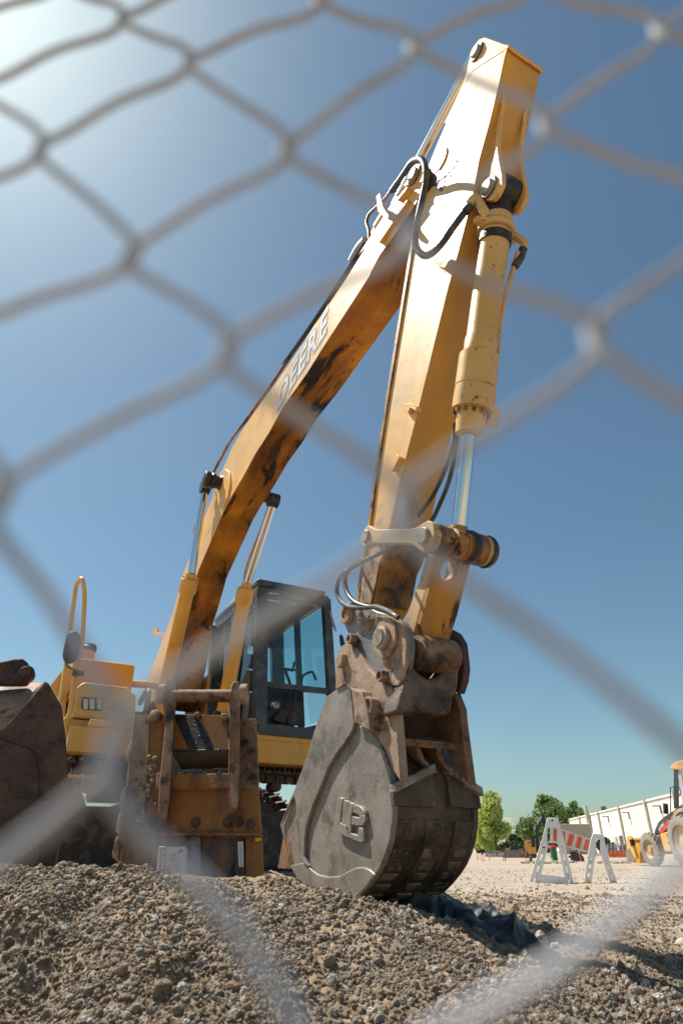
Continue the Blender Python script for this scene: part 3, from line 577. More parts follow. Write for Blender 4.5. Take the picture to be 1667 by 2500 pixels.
# grease mess round the boom joint
bb = MB(); gr = [(C1, 625, 915), (C1, 680, 930), (C1, 725, 965), (C1, 750, 985), (C1, 730, 1010), (C1, 700, 1020), (C1, 690, 1050), (C1, 660, 1060), (C1, 640, 1090), (C1, 610, 1090), (C1, 590, 1000)]
bb.prism([pl(c(x, y), OS - .006) for c, x, y in gr], L * .004)
for x, y, s in ((760, 960, 8), (790, 930, 9), (812, 895, 6), (775, 985, 6), (735, 1050, 5), (720, 1075, 8), (738, 1020, 5)):
    a = random.random() * 3; q = [(x + s * 1.5 * math.cos(a + k * 1.05) * (1 + .3 * random.random()), y + s * 2.2 * math.sin(a + k * 1.05)) for k in range(6)]
    bb.prism([pl(C1(*t), OS - .004) for t in q], L * .003)
bb.build('grease_smear', M['grease_and_shade'], stick)
# rear flange standing proud; its shaded edge is put into a browner paint
rf = [(C1, 545, 1350), (C3, 485, 0), (C3, 440, 280), (C3, 392, 600), (C3, 350, 880), (C3, 310, 1200), (C3, 275, 1400), (C3, 245, 1580), (C3, 218, 1820)]
mb = MB(); outer = []; inner = []
for c, x, y in rf:
    q = c(x, y); outer.append(pl((q[0] - 2.2, q[1]), OS - .014)); inner.append(pl((q[0] + 4.0, q[1]), OS - .014))
mb.prism(outer + inner[::-1], L * (WS + .028), 0); mb.build('rear_flange', M['yellow_dirty_and_shade'], stick, bevel=.002)
# small brackets on the stick side
def bracket(c, pts, off, depth, m='yellow_side', name='hose_bracket', par=stick):
    bb = MB(); bb.prism([pl(c(*p), off - depth) for p in pts], L * depth); return bb.build(name, M[m], par, bevel=.002)
bracket(C3, ((572, 318), (582, 268), (632, 262), (680, 290), (672, 325), (628, 300), (615, 335)), OS, .035)
bracket(C3, ((472, 758), (530, 655), (548, 675), (492, 785)), OS, .035)
bracket(C1, ((706, 1575), (712, 1540), (762, 1512), (795, 1522), (770, 1535), (745, 1580)), OS, .045)
# front clevis plates for the bucket cylinder
for o_ in (OS + .035, OS + WS - .065):
    bb = MB(); q = [(1080, 800), (1090, 880), (1112, 980), (1112, 1040), (1080, 1110), (1050, 1145), (1010, 1152), (985, 1120), (990, 1060), (1020, 985), (1055, 880), (1075, 700), (1115, 440)]
    if o_ < .1: bb.prism([pl(C1(*p), o_) for p in q], L * .03)
    else:
        sh = pl(C1(1035, 1070), OS + .035); bb.prism([pl(C1(*p), OS + .035) + L * (o_ - OS - .035) for p in q], L * .03)
    bb.build('clevis_plate', M['yellow_side'], stick, bevel=.004)
pinhead(C1, (1028, 1068), OS + .035, .047, 'pin', stick, 'bucket_cylinder_pin')
# ---------------- bucket cylinder
OC = OS + WS / 2
T, G, E_ = pl(C1(1105, 1100), OC), pl(C3(1092, 400), OC), pl(C3(1000, 1250), OC)
d = (G - T); ll = d.length; d = d.normalized()
bb = MB(); s0 = .17
bb.lathe(T, d, [(s0, .001), (s0, .085), (s0 + .05, .098), (s0 + .06, .088), (ll - .50, .088), (ll - .49, .094), (ll - .40, .094), (ll - .39, .113), (ll - .20, .113), (ll - .195, .109), (ll - .19, .113), (ll - .06, .113), (ll - .05, .085), (ll + .08, .075), (ll + .08, .04), (ll + .07, .001)], n=40)
bcyl = bb.build('bucket_cylinder', M['yellow_tube'], ex, bevel=.0)
bb = MB(); bb.cyl(T - L * .08, T + L * .08, .105); bb.cyl(T, T + d * .18, .08); bb.build('base_eye', M['grease_and_shade'], bcyl)
bb = MB(); bb.ring(T + d * .30, d, .087, .098, .05); bb.build('grease_band', M['grease_and_shade'], bcyl)
MB().cyl(G, E_, .040, n=32).build('rod', M['chrome'], bcyl)
a_ = d.orthogonal().normalized()
fr_ = (F - d * F.dot(d)).normalized(); rt = d.cross(fr_); rt = rt if rt.dot(L) > 0 else -rt
# clamp, ports and side pipe
bb = MB(); bb.ring(T + d * .24, d, .09, .112, .035); bb.box(T + d * .255 - rt * .125 + fr_ * .0, d * .018, rt * .03, fr_ * .02); bb.box(T + d * .255 + rt * .125, d * .018, rt * .03, fr_ * .02)
bb.cyl(T + d * .255 - rt * .135, T + d * .255 - rt * .135 + fr_ * .035, .012, n=8)
bb.build('clamp', M['yellow_tube'], bcyl, bevel=.002)
port = pl(C1(925, 1145), OS - .02)
MB().tube([T + d * .20 - rt * .06, T + d * .17 - rt * .11, port + (T - port) * .15, port, pl(C1(905, 1170), OS - .03)], .028, n=12).build('port_pipe', M['yellow_tube'], bcyl)
q1 = T + d * .28 + rt * .14 + fr_ * .05
MB().tube([T + d * .22 + rt * .09, q1 + rt * .03, q1 + rt * .035 + d * .05], .024, n=10).build('port_pipe', M['yellow_tube'], bcyl)
bb = MB(); bb.tube([q1 + rt * .00 + d * .08, T + d * (ll * .5) + rt * .118, T + d * (ll - .42) + rt * .122, T + d * (ll - .12) + rt * .135, T + d * (ll - .04) + rt * .12], .016, n=10)
bb.box(T + d * (ll - .06) + rt * .13, d * .05, rt * .04, fr_ * .035); bb.build('side_pipe', M['yellow_tube'], bcyl, bevel=.002)
MB().tube([q1 + rt * .035 + d * .04, q1 + rt * .02 + d * .11, q1 + d * .18 - rt * .01], .024, n=10, ribs=1).build('hose', M['hose'], bcyl)
for k in range(12):
    an = k * math.pi / 6; q = T + d * (ll - .05) + (fr_ * math.cos(an) + rt * math.sin(an)) * .098; MB().cyl(q, q + d * .022, .010, n=6).build('gland_bolt', M['yellow_dirty_and_shade'], bcyl)
# ---------------- hoses at the boom / stick joint
hp = [(410, 1085), (445, 1035), (490, 970), (535, 905), (575, 885), (605, 895), (625, 950), (622, 1040), (600, 1150), (575, 1260), (558, 1370), (562, 1440), (590, 1485), (625, 1500), (670, 1480), (730, 1420), (800, 1320), (860, 1240), (912, 1180)]
ho = [OB - .02, OB - .04, OB - .08, OB - .11, OB - .14, OB - .16, OB - .17] + [-.20] * 3 + [-.18, -.17, -.16, -.15, -.14, -.12, -.09, -.06, -.035]
MB().tube([pl(C1(*p), o) for p, o in zip(hp, ho)], .0195, n=14, sub=14, ribs=1).build('corrugated_hose', M['hose'], ex)
MB().tube([pl(C1(*p), o) for p, o in zip(hp[:2], ho[:2])], .024, sub=1).build('hose_fitting', M['hose'], ex); bb = MB(); bb.tube([pl(C1(875, 1222), -.055), pl(C1(910, 1183), -.035)], .026, sub=1); bb.build('hose_fitting', M['hose'], ex)
for (o1, pts) in ((.02, [(C3, 975, 420), (C3, 970, 540), (C3, 930, 680), (C3, 870, 840), (C3, 800, 980), (C3, 720, 1090), (C3, 640, 1190), (C3, 560, 1290), (C4, 850, 205), (C4, 700, 260), (C4, 600, 310), (C4, 520, 370), (C4, 465, 430), (C4, 450, 510), (C4, 475, 570), (C4, 530, 605), (C4, 620, 610), (C4, 700, 605), (C4, 780, 635), (C4, 840, 675)]),
                  (.05, [(C3, 990, 430), (C3, 985, 560), (C3, 960, 720), (C3, 920, 880), (C3, 860, 1030), (C3, 790, 1170), (C3, 700, 1250), (C3, 620, 1330), (C4, 810, 225), (C4, 700, 275), (C4, 600, 325), (C4, 530, 370), (C4, 502, 430), (C4, 515, 510), (C4, 560, 570), (C4, 630, 600), (C4, 720, 615), (C4, 830, 665)])):
    n_ = len(pts); offs = [OS - .02 + (.20 if k < n_ - 12 else .10 * max(0, 1 - (k - n_ + 12) / 3)) - (.14 if k > n_ - 10 else 0) for k in range(n_)]
    MB().tube([pl(c(x, y), o) for (c, x, y), o in zip(pts, offs)], .0125, n=10, sub=10, ribs=1).build('hydraulic_hose', M['hose'], ex)
# ---------------- bucket linkage
Q0, Q1, Q2 = pl(C4(640, 155), OK_), pl(C4(1010, 155), OK_), pl(C4(772, 800), OK_)
def dogbone(p, q, r0, r1, wr_, off, th):
    u = (q - p).normalized(); v = L.cross(u).normalized(); n = 20; out = []
    for k in range(n + 1):
        a = math.pi * .5 + math.pi * k / n; out.append(p + u * math.cos(a) * r0 + v * math.sin(a) * r0)
    ln_ = (q - p).length
    out += [p + u * r0 * 1.0 - v * wr_ * 1.15, p + u * (r0 * 1.5) - v * wr_, q - u * (r1 * 1.6) - v * wr_, q - u * r1 * 1.0 - v * wr_ * 1.25]
    for k in range(n + 1):
        a = -math.pi * .5 + math.pi * k / n; out.append(q + u * math.cos(a) * r1 + v * math.sin(a) * r1)
    out += [q - u * r1 * 1.0 + v * wr_ * 1.25, q - u * (r1 * 1.6) + v * wr_, p + u * (r0 * 1.5) + v * wr_, p + u * r0 + v * wr_ * 1.15]
    bb = MB(); bb.prism([x + L * off for x in out], L * th); return bb
lk = dogbone(Q0, Q1, .068, .083, .042, 0, .05).build('side_link', M['dusty_yellow'], ex, bevel=.006)
dogbone(Q0, Q1, .068, .083, .042, WK - .11, .045).build('side_link', M['dusty_yellow'], ex, bevel=.006)
pinhead(C4, (640, 157), OK_, .040, 'pin', lk, 'pin', ring=False, dark=False, h=.018); pinhead(C4, (1010, 155), OK_, .046, 'pin', lk, 'pin', ring=False, dark=False, h=.022)
MB().cyl(Q0 + L * .01, Q0 + L * (WK - .01), .04).build('pivot_pin', M['grease_and_shade'], lk)
bb = MB(); bb.lathe(Q1 + L * .052, L, [(0, .001), (0, .082), (.10, .080), (.105, .066), (.13, .066), (.135, .078), (.20, .082), (.21, .072), (.225, .085), (.24, .072), (.25, .086), (.36, .086), (.365, .074), (.385, .074), (.39, .084), (.41, .080), (.445, .076), (.45, .060), (.45, .001)], n=36)
bb.v = [tuple(Q1 + L * .052 + (Vector(v) - Q1 - L * .052) - L * ((Vector(v) - Q1 - L * .052).dot(L) * .16)) for v in bb.v]; bb.build('pivot_tube', M['greasy_tube'], ex)
bb = MB(); bb.cyl(E_ + d * -.03, E_ + d * .05, .048, .06); bb.build('rod_end', M['yellow_dirty_and_shade'], bcyl)
bb = MB(); bb.lathe(Q1 + L * .255, L, [(0, .088), (.02, .094), (.035, .09), (.05, .088)], n=20); bb.lathe(Q1 + L * .385, L, [(0, .084), (.01, .092), (.03, .086)], n=14); bb.build('grease_ring', M['grease_and_shade'], ex)
# H-shaped tilt link: two side bars, web plate, lower tube
HQ = [(1045, 240), (1100, 262), (1075, 330), (1040, 430), (985, 600), (940, 780), (930, 860), (865, 725), (930, 560), (980, 430), (1005, 330)]
hl = MB()
HO, HW = OK_ + .105, .19
hl.prism([pl(C4(*p), HO) for p in HQ], L * .045); hl.prism([pl(C4(*p), HO) + L * (HW - .045) for p in HQ], L * .045)
hlo = hl.build('tilt_link', M['dusty_yellow'], ex, bevel=.005)
# web plate with the oval hole near its top, in the plane of the bars' front edges
FA, FB_ = pl(C4(1090, 262), HO), pl(C4(940, 850), HO)
xd, yd = L, (FA - FB_); hh = yd.length; yd = yd.normalized(); nn = xd.cross(yd).normalized()
if nn.dot(F) < 0: nn = -nn
hole = []; cx, cy, ra, rb = HW * .40, hh * .845, .043, .052; NH = 24
hole = [(cx + ra * math.cos(2 * math.pi * k / NH) * (1 if True else 1), cy + rb * math.sin(2 * math.pi * k / NH)) for k in range(NH)]
outl = []
for k in range(NH):
    a = 2 * math.pi * k / NH; cxd, syd = math.cos(a), math.sin(a)
    t = min([v for v in ((HW + .015 - cx) / cxd if cxd > 1e-6 else 9, (-.005 - cx) / cxd if cxd < -1e-6 else 9, (hh * 1.12 - cy) / syd if syd > 1e-6 else 9, (0 - cy) / syd if syd < -1e-6 else 9)])
    outl.append((cx + cxd * t, cy + syd * t))
bb = MB(); vs = []
def P2(u_, v_, w_): return FB_ + xd * u_ + yd * v_ + nn * w_
for wv in (-.012, .018):
    vs += [P2(u_, v_, wv) for u_, v_ in hole] + [P2(u_, v_, wv) for u_, v_ in outl]
fs = []
for k in range(NH):
    k2 = (k + 1) % NH
    fs += [[k, k2, NH + k2, NH + k], [2 * NH + k2, 2 * NH + k, 3 * NH + k, 3 * NH + k2], [k2, k, 2 * NH + k, 2 * NH + k2], [NH + k, NH + k2, 3 * NH + k2, 3 * NH + k]]
bb.add(vs, fs)
bb.build('web_plate', M['shaded_plate'], hlo, smooth=30)
tl = pl(C4(985, 900), HO); bb = MB(); bb.lathe(tl - L * .03, L, [(0, .001), (0, .085), (.01, .09), (.215, .09), (.225, .085), (.225, .001)], n=36); bb.build('lower_tube', M['rust'], hlo)
# lower end of the stick: dirty front plate
bb = MB(); bb.prism([pl(C3(*p), OS + .004) for p in ((425, 1400), (470, 1230), (485, 1232), (440, 1430), (400, 1520), (345, 1800), (330, 1800), (388, 1500))], L * (WS - .008))
bb.build('front_plate', M['yellow_dirty_and_shade'], stick, bevel=.002)
bb = MB(); bb.prism([pl(C3(*p), OS - .010) for p in ((272, 1420), (330, 1450), (395, 1490), (365, 1640), (325, 1800), (225, 1790), (240, 1600))], L * .008)
bb.build('wear_plate', M['rust_pale'], stick, bevel=.002)
# ---------------- quick coupler
OCp = OK_ - .005
cp = [(490, 640), (500, 590), (545, 570), (640, 600), (700, 632), (780, 655), (860, 700), (895, 760), (905, 860), (895, 960), (870, 1060), (845, 1112), (795, 1112), (740, 1080), (690, 1040), (640, 985), (595, 885), (548, 830), (520, 770), (490, 710)]
kp = MB(); kp.prism([pl(C4(*p), OCp) for p in cp], L * .045)
coup = kp.build('quick_coupler', M['blue_steel'], ex, bevel=.006)
# rusty outer cheek over the right half of the coupler plate
bb = MB(); bb.prism([pl(C4(*p), OCp - .02) for p in ((700, 640), (780, 655), (858, 702), (885, 760), (895, 860), (888, 960), (862, 1060), (842, 1108), (795, 1108), (752, 1085), (745, 960), (715, 860), (700, 740))], L * .02)
bb.build('cheek_plate', M['rust_pale'], coup, bevel=.004)
p = pl(C4(772, 808), OCp - .02); bb = MB(); bb.ring(p, -L, .06, .105, .02, n=36); bb.build('boss_ring', M['rust_pale'], coup, bevel=.003)
bb = MB(); bb.lathe(p, -L, [(0, .062), (.045, .060), (.05, .045), (.062, .045), (.062, .001)], n=28); bb.build('pin', M['pin'], coup)
p = pl(C4(527, 652), OCp); bb = MB(); bb.ring(p, -L, .035, .062, .03); bb.build('boss_ring', M['rust_pale'], coup, bevel=.003)
bb = MB(); bb.lathe(p, -L, [(0, .04), (.015, .04), (.02, .03), (.02, .001)], n=24); bb.build('pin', M['rust'], coup)
for q in ((572, 815), (770, 1050)):
    p = pl(C4(*q), OCp - .01); bb = MB(); bb.ring(p, -L, .018, .031, .05, n=22); bb.build('pin_sleeve', M['rust_pale'], coup, bevel=.002)
    bb = MB(); bb.cyl(p + L * .01, p - L * .035, .017, n=14); bb.build('inner_pin', M['dark_rust'], coup)
# caked mud on the coupler
bb = MB()
for k in range(60):
    x = 590 + 95 * random.random(); y = 655 + 120 * random.random() * ((x - 560) / 100)
    p = pl(C4(x, y), OCp - .004); r = .008 + .010 * random.random()
    bb.lathe(p + L * .01, -L, [(0, r), (r * .8, r * .8), (r * 1.3, r * .3), (r * 1.35, .0005)], n=7)
bb.build('caked_mud', M['clod'], coup)
# saddle casting between the coupler plates, with the dark opening and a far lug
PS = Plane(pl(C4(890, 1020), OCp), F)
bb = MB(); bb.prism([PS.at(C4(*p)) for p in ((903, 935), (940, 985), (985, 1035), (1040, 1060), (1090, 1052), (1130, 1010), (1170, 960), (1215, 905), (1235, 1000), (1225, 1120), (1195, 1180), (1185, 1285), (1130, 1300), (1030, 1285), (830, 1280), (850, 1180), (885, 1080))], -F * .14)
bb.build('saddle', M['shell'], coup, bevel=.022, seg=4)
bb = MB(); bb.prism([PS.at(C4(*p), -.16) for p in ((890, 900), (1220, 890), (1200, 1290), (840, 1280))], -F * .05); bb.build('inner_wall', M['dark_rust'], coup)
bb = MB(); bb.prism([pl(C4(*p), .29) for p in ((1158, 745), (1205, 772), (1242, 835), (1252, 920), (1260, 1000), (1250, 1080), (1222, 1160), (1160, 1120), (1100, 1000), (1080, 860), (1110, 780))], L * .045)
bb.build('far_plate', M['dark_rust'], coup, bevel=.006)
bb = MB(); bb.prism([pl(C4(*p), .30) for p in ((1180, 1170), (1212, 1152), (1234, 1215), (1228, 1280), (1195, 1312), (1165, 1270))], L * .03); lg = bb.build('lug', M['shell'], coup, bevel=.006)
p = pl(C4(1170, 1235), .285); MB().cyl(p - L * .02, p + L * .02, .03, n=20).build('lug_pin', M['pin'], lg)
# ---------------- digging bucket
WKB = .505
tear = [(575, 308), (655, 345), (705, 400), (750, 490), (785, 600), (800, 700), (806, 800), (802, 920), (785, 1040), (760, 1130), (725, 1215), (690, 1275), (640, 1345), (590, 1400), (555, 1420), (500, 1400), (410, 1390),
        (300, 1385), (200, 1300), (150, 1210), (120, 1090), (88, 945), (190, 700), (255, 520), (340, 240), (385, 130), (500, 55), (530, 75), (545, 180), (562, 300)]
bk = MB(); bk.prism([pl(C5(*p), OK_) for p in tear], L * .03)
bucket = bk.build('bucket', M['steel'], ex, bevel=.004)
bk = MB(); bk.prism([pl(C5(*p), OK_) + L * (WKB - .03) for p in tear], L * .03); bk.build('side_plate', M['shell'], bucket, bevel=.004)
# raised wear band on the near side plate (its edge throws the dark curved shadow)
band = [(500, 55), (528, 72), (540, 130), (558, 298), (548, 345), (500, 420), (440, 500), (390, 590), (345, 700), (300, 810), (268, 900), (248, 980), (240, 1060), (240, 1150), (262, 1215), (235, 1190), (205, 1120), (190, 1000), (190, 830), (178, 770), (160, 790), (88, 945), (190, 700), (255, 520), (340, 240), (385, 130)]
bb = MB(); bb.prism([pl(C5(*p), OK_ - .024) for p in band], L * .023); bb.build('wear_band', M['steel'], bucket, bevel=.004)
wl = [(262, 1215), (290, 1240), (330, 1268), (400, 1282), (470, 1275), (520, 1245), (570, 1222), (620, 1220), (660, 1238), (690, 1268), (640, 1345), (590, 1400), (555, 1420), (500, 1400), (410, 1390), (300, 1385), (200, 1300), (150, 1210), (235, 1190)]
bb = MB(); bb.prism([pl(C5(*p), OK_ - .016) for p in wl], L * .014); bb.build('heel_wear_plate', M['steel'], bucket, bevel=.007, seg=3)
# wrapped shell: near rim to far rim
rim = [(655, 345), (705, 400), (750, 490), (785, 600), (800, 700), (806, 800), (802, 920), (785, 1040), (760, 1130), (725, 1215), (690, 1275), (640, 1345), (590, 1400), (555, 1420), (500, 1400), (410, 1390), (300, 1385), (200, 1300)]
ro = [pl(C5(*p), OK_ + .012) for p in rim]; cen = pl(C5(480, 850), OK_ + .012)
ri = [p + (cen - p).normalized() * .03 for p in ro]
def out_by(p, t): return p - (cen - p).normalized() * t
# smooth by subdividing (Catmull-Rom through the rim points)
def crom(P, sub=5, closed=False):
    Q = [P[0] * 2 - P[1]] + P + [P[-1] * 2 - P[-2]]; R = []
    for i in range(1, len(Q) - 2):
        for k in range(sub):
            t = k / sub; a, b_, c, d_ = Q[i - 1:i + 3]; R.append(.5 * ((2 * b_) + (c - a) * t + (2 * a - 5 * b_ + 4 * c - d_) * t * t + (3 * b_ - a - 3 * c + d_) * t ** 3))
    return R + [P[-1]]
ros = crom(ro); ris = [p + (cen - p).normalized() * .03 for p in ros]
sh = MB(); n = len(ros)
wS = WKB - .024
sh.add(ros + [p + L * wS for p in ros], [[i, i + 1, n + i + 1, n + i] for i in range(n - 1)])
sh.add(ris + [p + L * wS for p in ris], [[i + 1, i, n + i, n + i + 1] for i in range(n - 1)])
sh.build('shell', M['shell'], bucket, smooth=50)
# wear straps running round the shell, with worn cross ridges
i0 = 30
for o1, o2 in ((.02, .12), (.19, .29), (.36, .46)):
    st = MB(); seg_ = ros[i0:n - 8]; so_ = [out_by(p, .010) for p in seg_]; m_ = len(seg_)
    st.add([p + L * o1 for p in seg_] + [p + L * o1 for p in so_] + [p + L * o2 for p in so_] + [p + L * o2 for p in seg_],
           [[i, i + 1, m_ + i + 1, m_ + i] for i in range(m_ - 1)] + [[m_ + i, m_ + i + 1, 2 * m_ + i + 1, 2 * m_ + i] for i in range(m_ - 1)] + [[2 * m_ + i, 2 * m_ + i + 1, 3 * m_ + i + 1, 3 * m_ + i] for i in range(m_ - 1)] + [[0, m_, 2 * m_, 3 * m_]])
    so = st.build('wear_strap', M['shell'], bucket, smooth=40)
    rg = MB()
    for i in range(38, n - 12, 5):
        a, c = out_by(ros[i], .008), out_by(ros[i + 2], .008); c = a + (c - a).normalized() * .045; nrm = (a - cen).normalized()
        rg.prism([a + L * (o1 + .008), a + L * (o2 - .008), c + L * (o2 - .006 - .03 * random.random()), c + L * (o1 + .006 + .02 * random.random())], nrm * .010)
    rg.build('wear_ridge', M['shell_worn'], so, bevel=.003)
# lip flange where shell meets the back: two upturned wings
a = pl(C5(806, 752), OK_); nrm = (a - cen).normalized(); up3 = nrm.cross(L).normalized(); up3 = up3 if up3.z > 0 else -up3
for p0_, p1_ in ((a - L * .004, a + L * .235 + up3 * .10), (a + L * .325 + up3 * .095, a + L * (WKB + .006))):
    bb = MB(); bb.prism([p0_ - nrm * .03, p0_ + nrm * .035, p1_ + nrm * .045, p1_ - nrm * .03], up3 * .04); bb.build('lip_flange', M['lip_worn'], bucket, bevel=.008, seg=3)
    lo_ = a + L * ((p1_ - a).dot(L)) if p1_.z > p0_.z + .03 else p1_; l2 = a + L * ((p0_ - a).dot(L))
    bb = MB(); q4 = [p0_, p1_, a + L * ((p1_ - a).dot(L)) - up3 * .05, a + L * ((p0_ - a).dot(L)) - up3 * .05]; bb.prism([q - nrm * .02 for q in q4], nrm * .028); bb.build('back_plate', M['shell'], bucket, bevel=.003)
A_, Bq = pl(C5(838, 445), OK_ + .012), pl(C5(806, 740), OK_ + .012); WE = .37
up3 = (A_ - Bq).normalized(); inn = L.cross(up3).normalized(); inn = inn if inn.dot(F) < 0 else -inn
bb = MB(); bb.prism([A_, A_ + up3 * .035, A_ + up3 * .035 + inn * .20, A_ + inn * .20], L * WE); bb.build('torsion_plate', M['rust'], bucket, bevel=.004)
bb = MB(); bb.prism([Bq + inn * .10, A_ + inn * .14, A_ + inn * .17, Bq + inn * .13], L * WE); bb.build('inner_wall', M['dark_rust'], bucket, bevel=.004)
bb = MB(); bb.prism([A_ + up3 * .03 + inn * .20, A_ + up3 * .34 + inn * .16, A_ + up3 * .34 + inn * .19, A_ + up3 * .03 + inn * .23], L * WE); bb.build('inner_wall', M['dark_rust'], bucket, bevel=.004)
tops = [A_ + L * .10 - inn * .0, A_ + L * .225 - inn * .0]; bots = [a + L * .225 + up3 * .10, a + L * .335 + up3 * .10]
for t_, b_ in zip(tops, bots):
    mid_ = (t_ + b_) * .5 - L * .01 + inn * .03; bb = MB(); bb.prism([t_, mid_, b_ , b_ + inn * .14, mid_ + inn * .12, t_ + inn * .14], L * .032); bb.build('rib', M['rust'], bucket, bevel=.005)
# ears
earp = [(C4, 455, 890), (C4, 480, 855), (C4, 510, 840), (C4, 550, 845), (C4, 590, 885), (C4, 612, 930), (C4, 650, 1000), (C4, 700, 1050), (C4, 760, 1095), (C4, 795, 1120), (C4, 812, 1170), (C4, 822, 1205), (C5, 826, 260), (C5, 838, 420), (C5, 857, 680), (C5, 800, 590), (C5, 760, 480), (C5, 700, 390), (C5, 655, 345), (C5, 600, 312), (C5, 562, 300), (C5, 540, 100), (C5, 500, 55), (C5, 440, 90), (C5, 442, 0)]
for o_, mm in ((OK_ - .035, 'rust_pale'), (OK_ - .035 + .39, 'rust')):
    bb = MB(); pts = [pl(c(x, y), OK_ - .035) + L * (o_ - OK_ + .035) for c, x, y in earp]; bb.prism(pts, L * .045); bb.build('ear', M[mm], bucket, bevel=.005)
bb = MB(); bb.prism([pl(C5(*p), OK_ - .10) for p in ((540, 75), (575, 92), (600, 100), (630, 180), (655, 290), (660, 345), (640, 345), (570, 305))], L * .07)
bb.build('stop_block', M['rust_pale'], bucket, bevel=.006)
p = pl(C4(495, 950), OK_ - .035); bb = MB(); bb.lathe(p, -L, [(0, .043), (.028, .043), (.034, .036), (.034, .001)], n=30); bb.build('pin', M['rust_pale'], bucket)
p = pl(C5(700, 200), OK_ - .035); bb = MB(); bb.ring(p, -L, .034, .047, .055, n=30); bb.build('pin_sleeve', M['rust_pale'], bucket, bevel=.003)
bb = MB(); bb.cyl(p - L * .006, p + L * .0, .034, n=20); bb.build('pin_hole', M['dark_rust'], bucket)
# raised emblem: joined letters W and B lying on their side
em = MB(); OE = OK_ - .0
def eplate(pts, th=.024): em.prism([pl(C5(*p), OK_ - th) for p in pts], L * (th + .002))
eplate(((455, 780), (470, 774), (487, 785), (468, 935), (445, 985), (440, 960)))
eplate(((492, 790), (512, 795), (522, 802), (500, 950), (478, 945)))
eplate(((445, 975), (470, 935), (500, 950), (538, 965), (532, 1035), (490, 1020), (455, 995)))
eplate(((526, 805), (556, 815), (540, 890), (536, 960), (530, 1030), (515, 1022), (500, 950)))
eplate(((556, 818), (598, 832), (622, 860), (628, 885), (596, 900), (594, 888), (550, 872)))
eplate(((592, 885), (627, 890), (630, 925), (612, 955), (590, 955), (588, 918)))
eplate(((545, 895), (590, 905), (588, 958), (542, 950)))
eplate(((588, 968), (612, 970), (618, 1000), (618, 1055), (602, 1065), (580, 1055), (582, 1000)))
eplate(((532, 1000), (582, 1018), (580, 1056), (560, 1050), (530, 1035)))
em.build('emblem', M['steel'], bucket, bevel=.0035, seg=2)
# cutting edge and teeth on the machine side
for k in range(4):
    o_ = .0 + k * (WK - .11) / 3
    a = pl(C5(112, 1000), OK_) + L * o_; 
    bb = MB(); bb.prism([a, a + (pl(C5(70, 1230), OK_) - pl(C5(112, 1000), OK_)) , a + (pl(C5(175, 1235), OK_) - pl(C5(112, 1000), OK_)), a + (pl(C5(165, 1060), OK_) - pl(C5(112, 1000), OK_))], L * .09)
    bb.build('tooth', M['rust'], bucket, bevel=.006)
bb = MB(); bb.prism([pl(C5(*p), OK_) for p in ((88, 945), (120, 940), (190, 1240), (150, 1215))], L * WKB); bb.build('cutting_edge', M['shell'], bucket, bevel=.004)
# ---------------- upper structure
up = MB(); 
up.mbox(-7.4, -3.45, -1.15, 1.62, 1.42, 1.66); deck = up.build('deck_frame', M['yellow'], ex, bevel=.01)
MB().mbox(-6.6, -4.2, -.45, .75, 1.15, 1.42).build('slew_ring', M['track'], ex, bevel=.01)
bbm = MB()      # boom foot brackets and dark hydraulic bay between hood and cab
bbm.mbox(-7.2, -4.3, -.42, .62, 1.66, 2.0); bbm.build('hydraulic_bay', M['black'], ex, bevel=.01)
for o_ in (OB - .05, OB + WB_ + .01): MB().mbox(-4.9, -4.0, o_, o_ + .04, 1.5, 2.45).build('foot_bracket', M['yellow_dirty_and_shade'], ex, bevel=.01)
for o_, z_ in ((-.34, 2.22), (-.24, 2.10), (.52, 2.0), (.58, 2.1)):
    MB().tube([W(-4.1, o_, 1.7), W(-4.0, o_, z_ - .1), W(-4.25, o_ + .02, z_), W(-4.7, o_ + .05, z_ - .05)], .03, n=10, ribs=1).build('hose', M['hose'], ex)
MB().cyl(W(-4.75, -.52, 2.40), W(-4.75, -.02, 2.42), .045).build('walkway_rail', M['pale_yellow'], ex)
# engine hood, tool box, lamps
def rbox(name, m, f0, f1, l0, l1, z0, z1, bev, par=ex, seg=3): return MB().mbox(f0, f1, l0, l1, z0, z1).build(name, M[m], par, bevel=bev, seg=seg)
def zat(c, q, fwd): return plF(c(*q), fwd).z
def lat(c, q, fwd): return (plF(c(*q), fwd) - B0).dot(L)
fh = -4.45
hood = rbox('engine_hood', 'yellow', -7.3, fh, lat(CL, (330, 1300), fh), lat(CL, (1070, 1300), fh), 1.66, zat(CL, (700, 1085), fh), .05)
ft = -3.62
tbz = zat(CL, (700, 1370), ft); tbl0, tbl1 = lat(CL, (385, 1600), ft), lat(CL, (1095, 1600), ft); tbz0 = zat(CL, (700, 1760), ft)
pts = [(350, 1740), (385, 1640), (408, 1400), (440, 1382), (475, 1350), (520, 1338), (985, 1395), (1020, 1420), (1040, 1450), (1080, 1470), (1098, 1510), (1085, 1830), (560, 1765)]
bb = MB(); bb.prism([plF(CL(*p), ft) for p in pts], -F * 1.0); tb = bb.build('tool_box', M['pale_yellow'], ex, bevel=.035, seg=4)
bb = MB(); bb.prism([plF(CL(*p), ft + .012) for p in ((478, 1530), (490, 1512), (700, 1528), (718, 1545), (712, 1660), (695, 1672), (485, 1655), (470, 1635))], -F * .02); bb.build('lamp_recess', M['plastic'], tb, bevel=.004)
for x0 in (490, 563, 650):
    bb = MB(); bb.prism([plF(CL(*p), ft + .022) for p in ((x0, 1530), (x0 + 55, 1534), (x0 + 55, 1655), (x0, 1650))], -F * .02); bb.build('work_lamp', M['decal_light'], tb, bevel=.008)
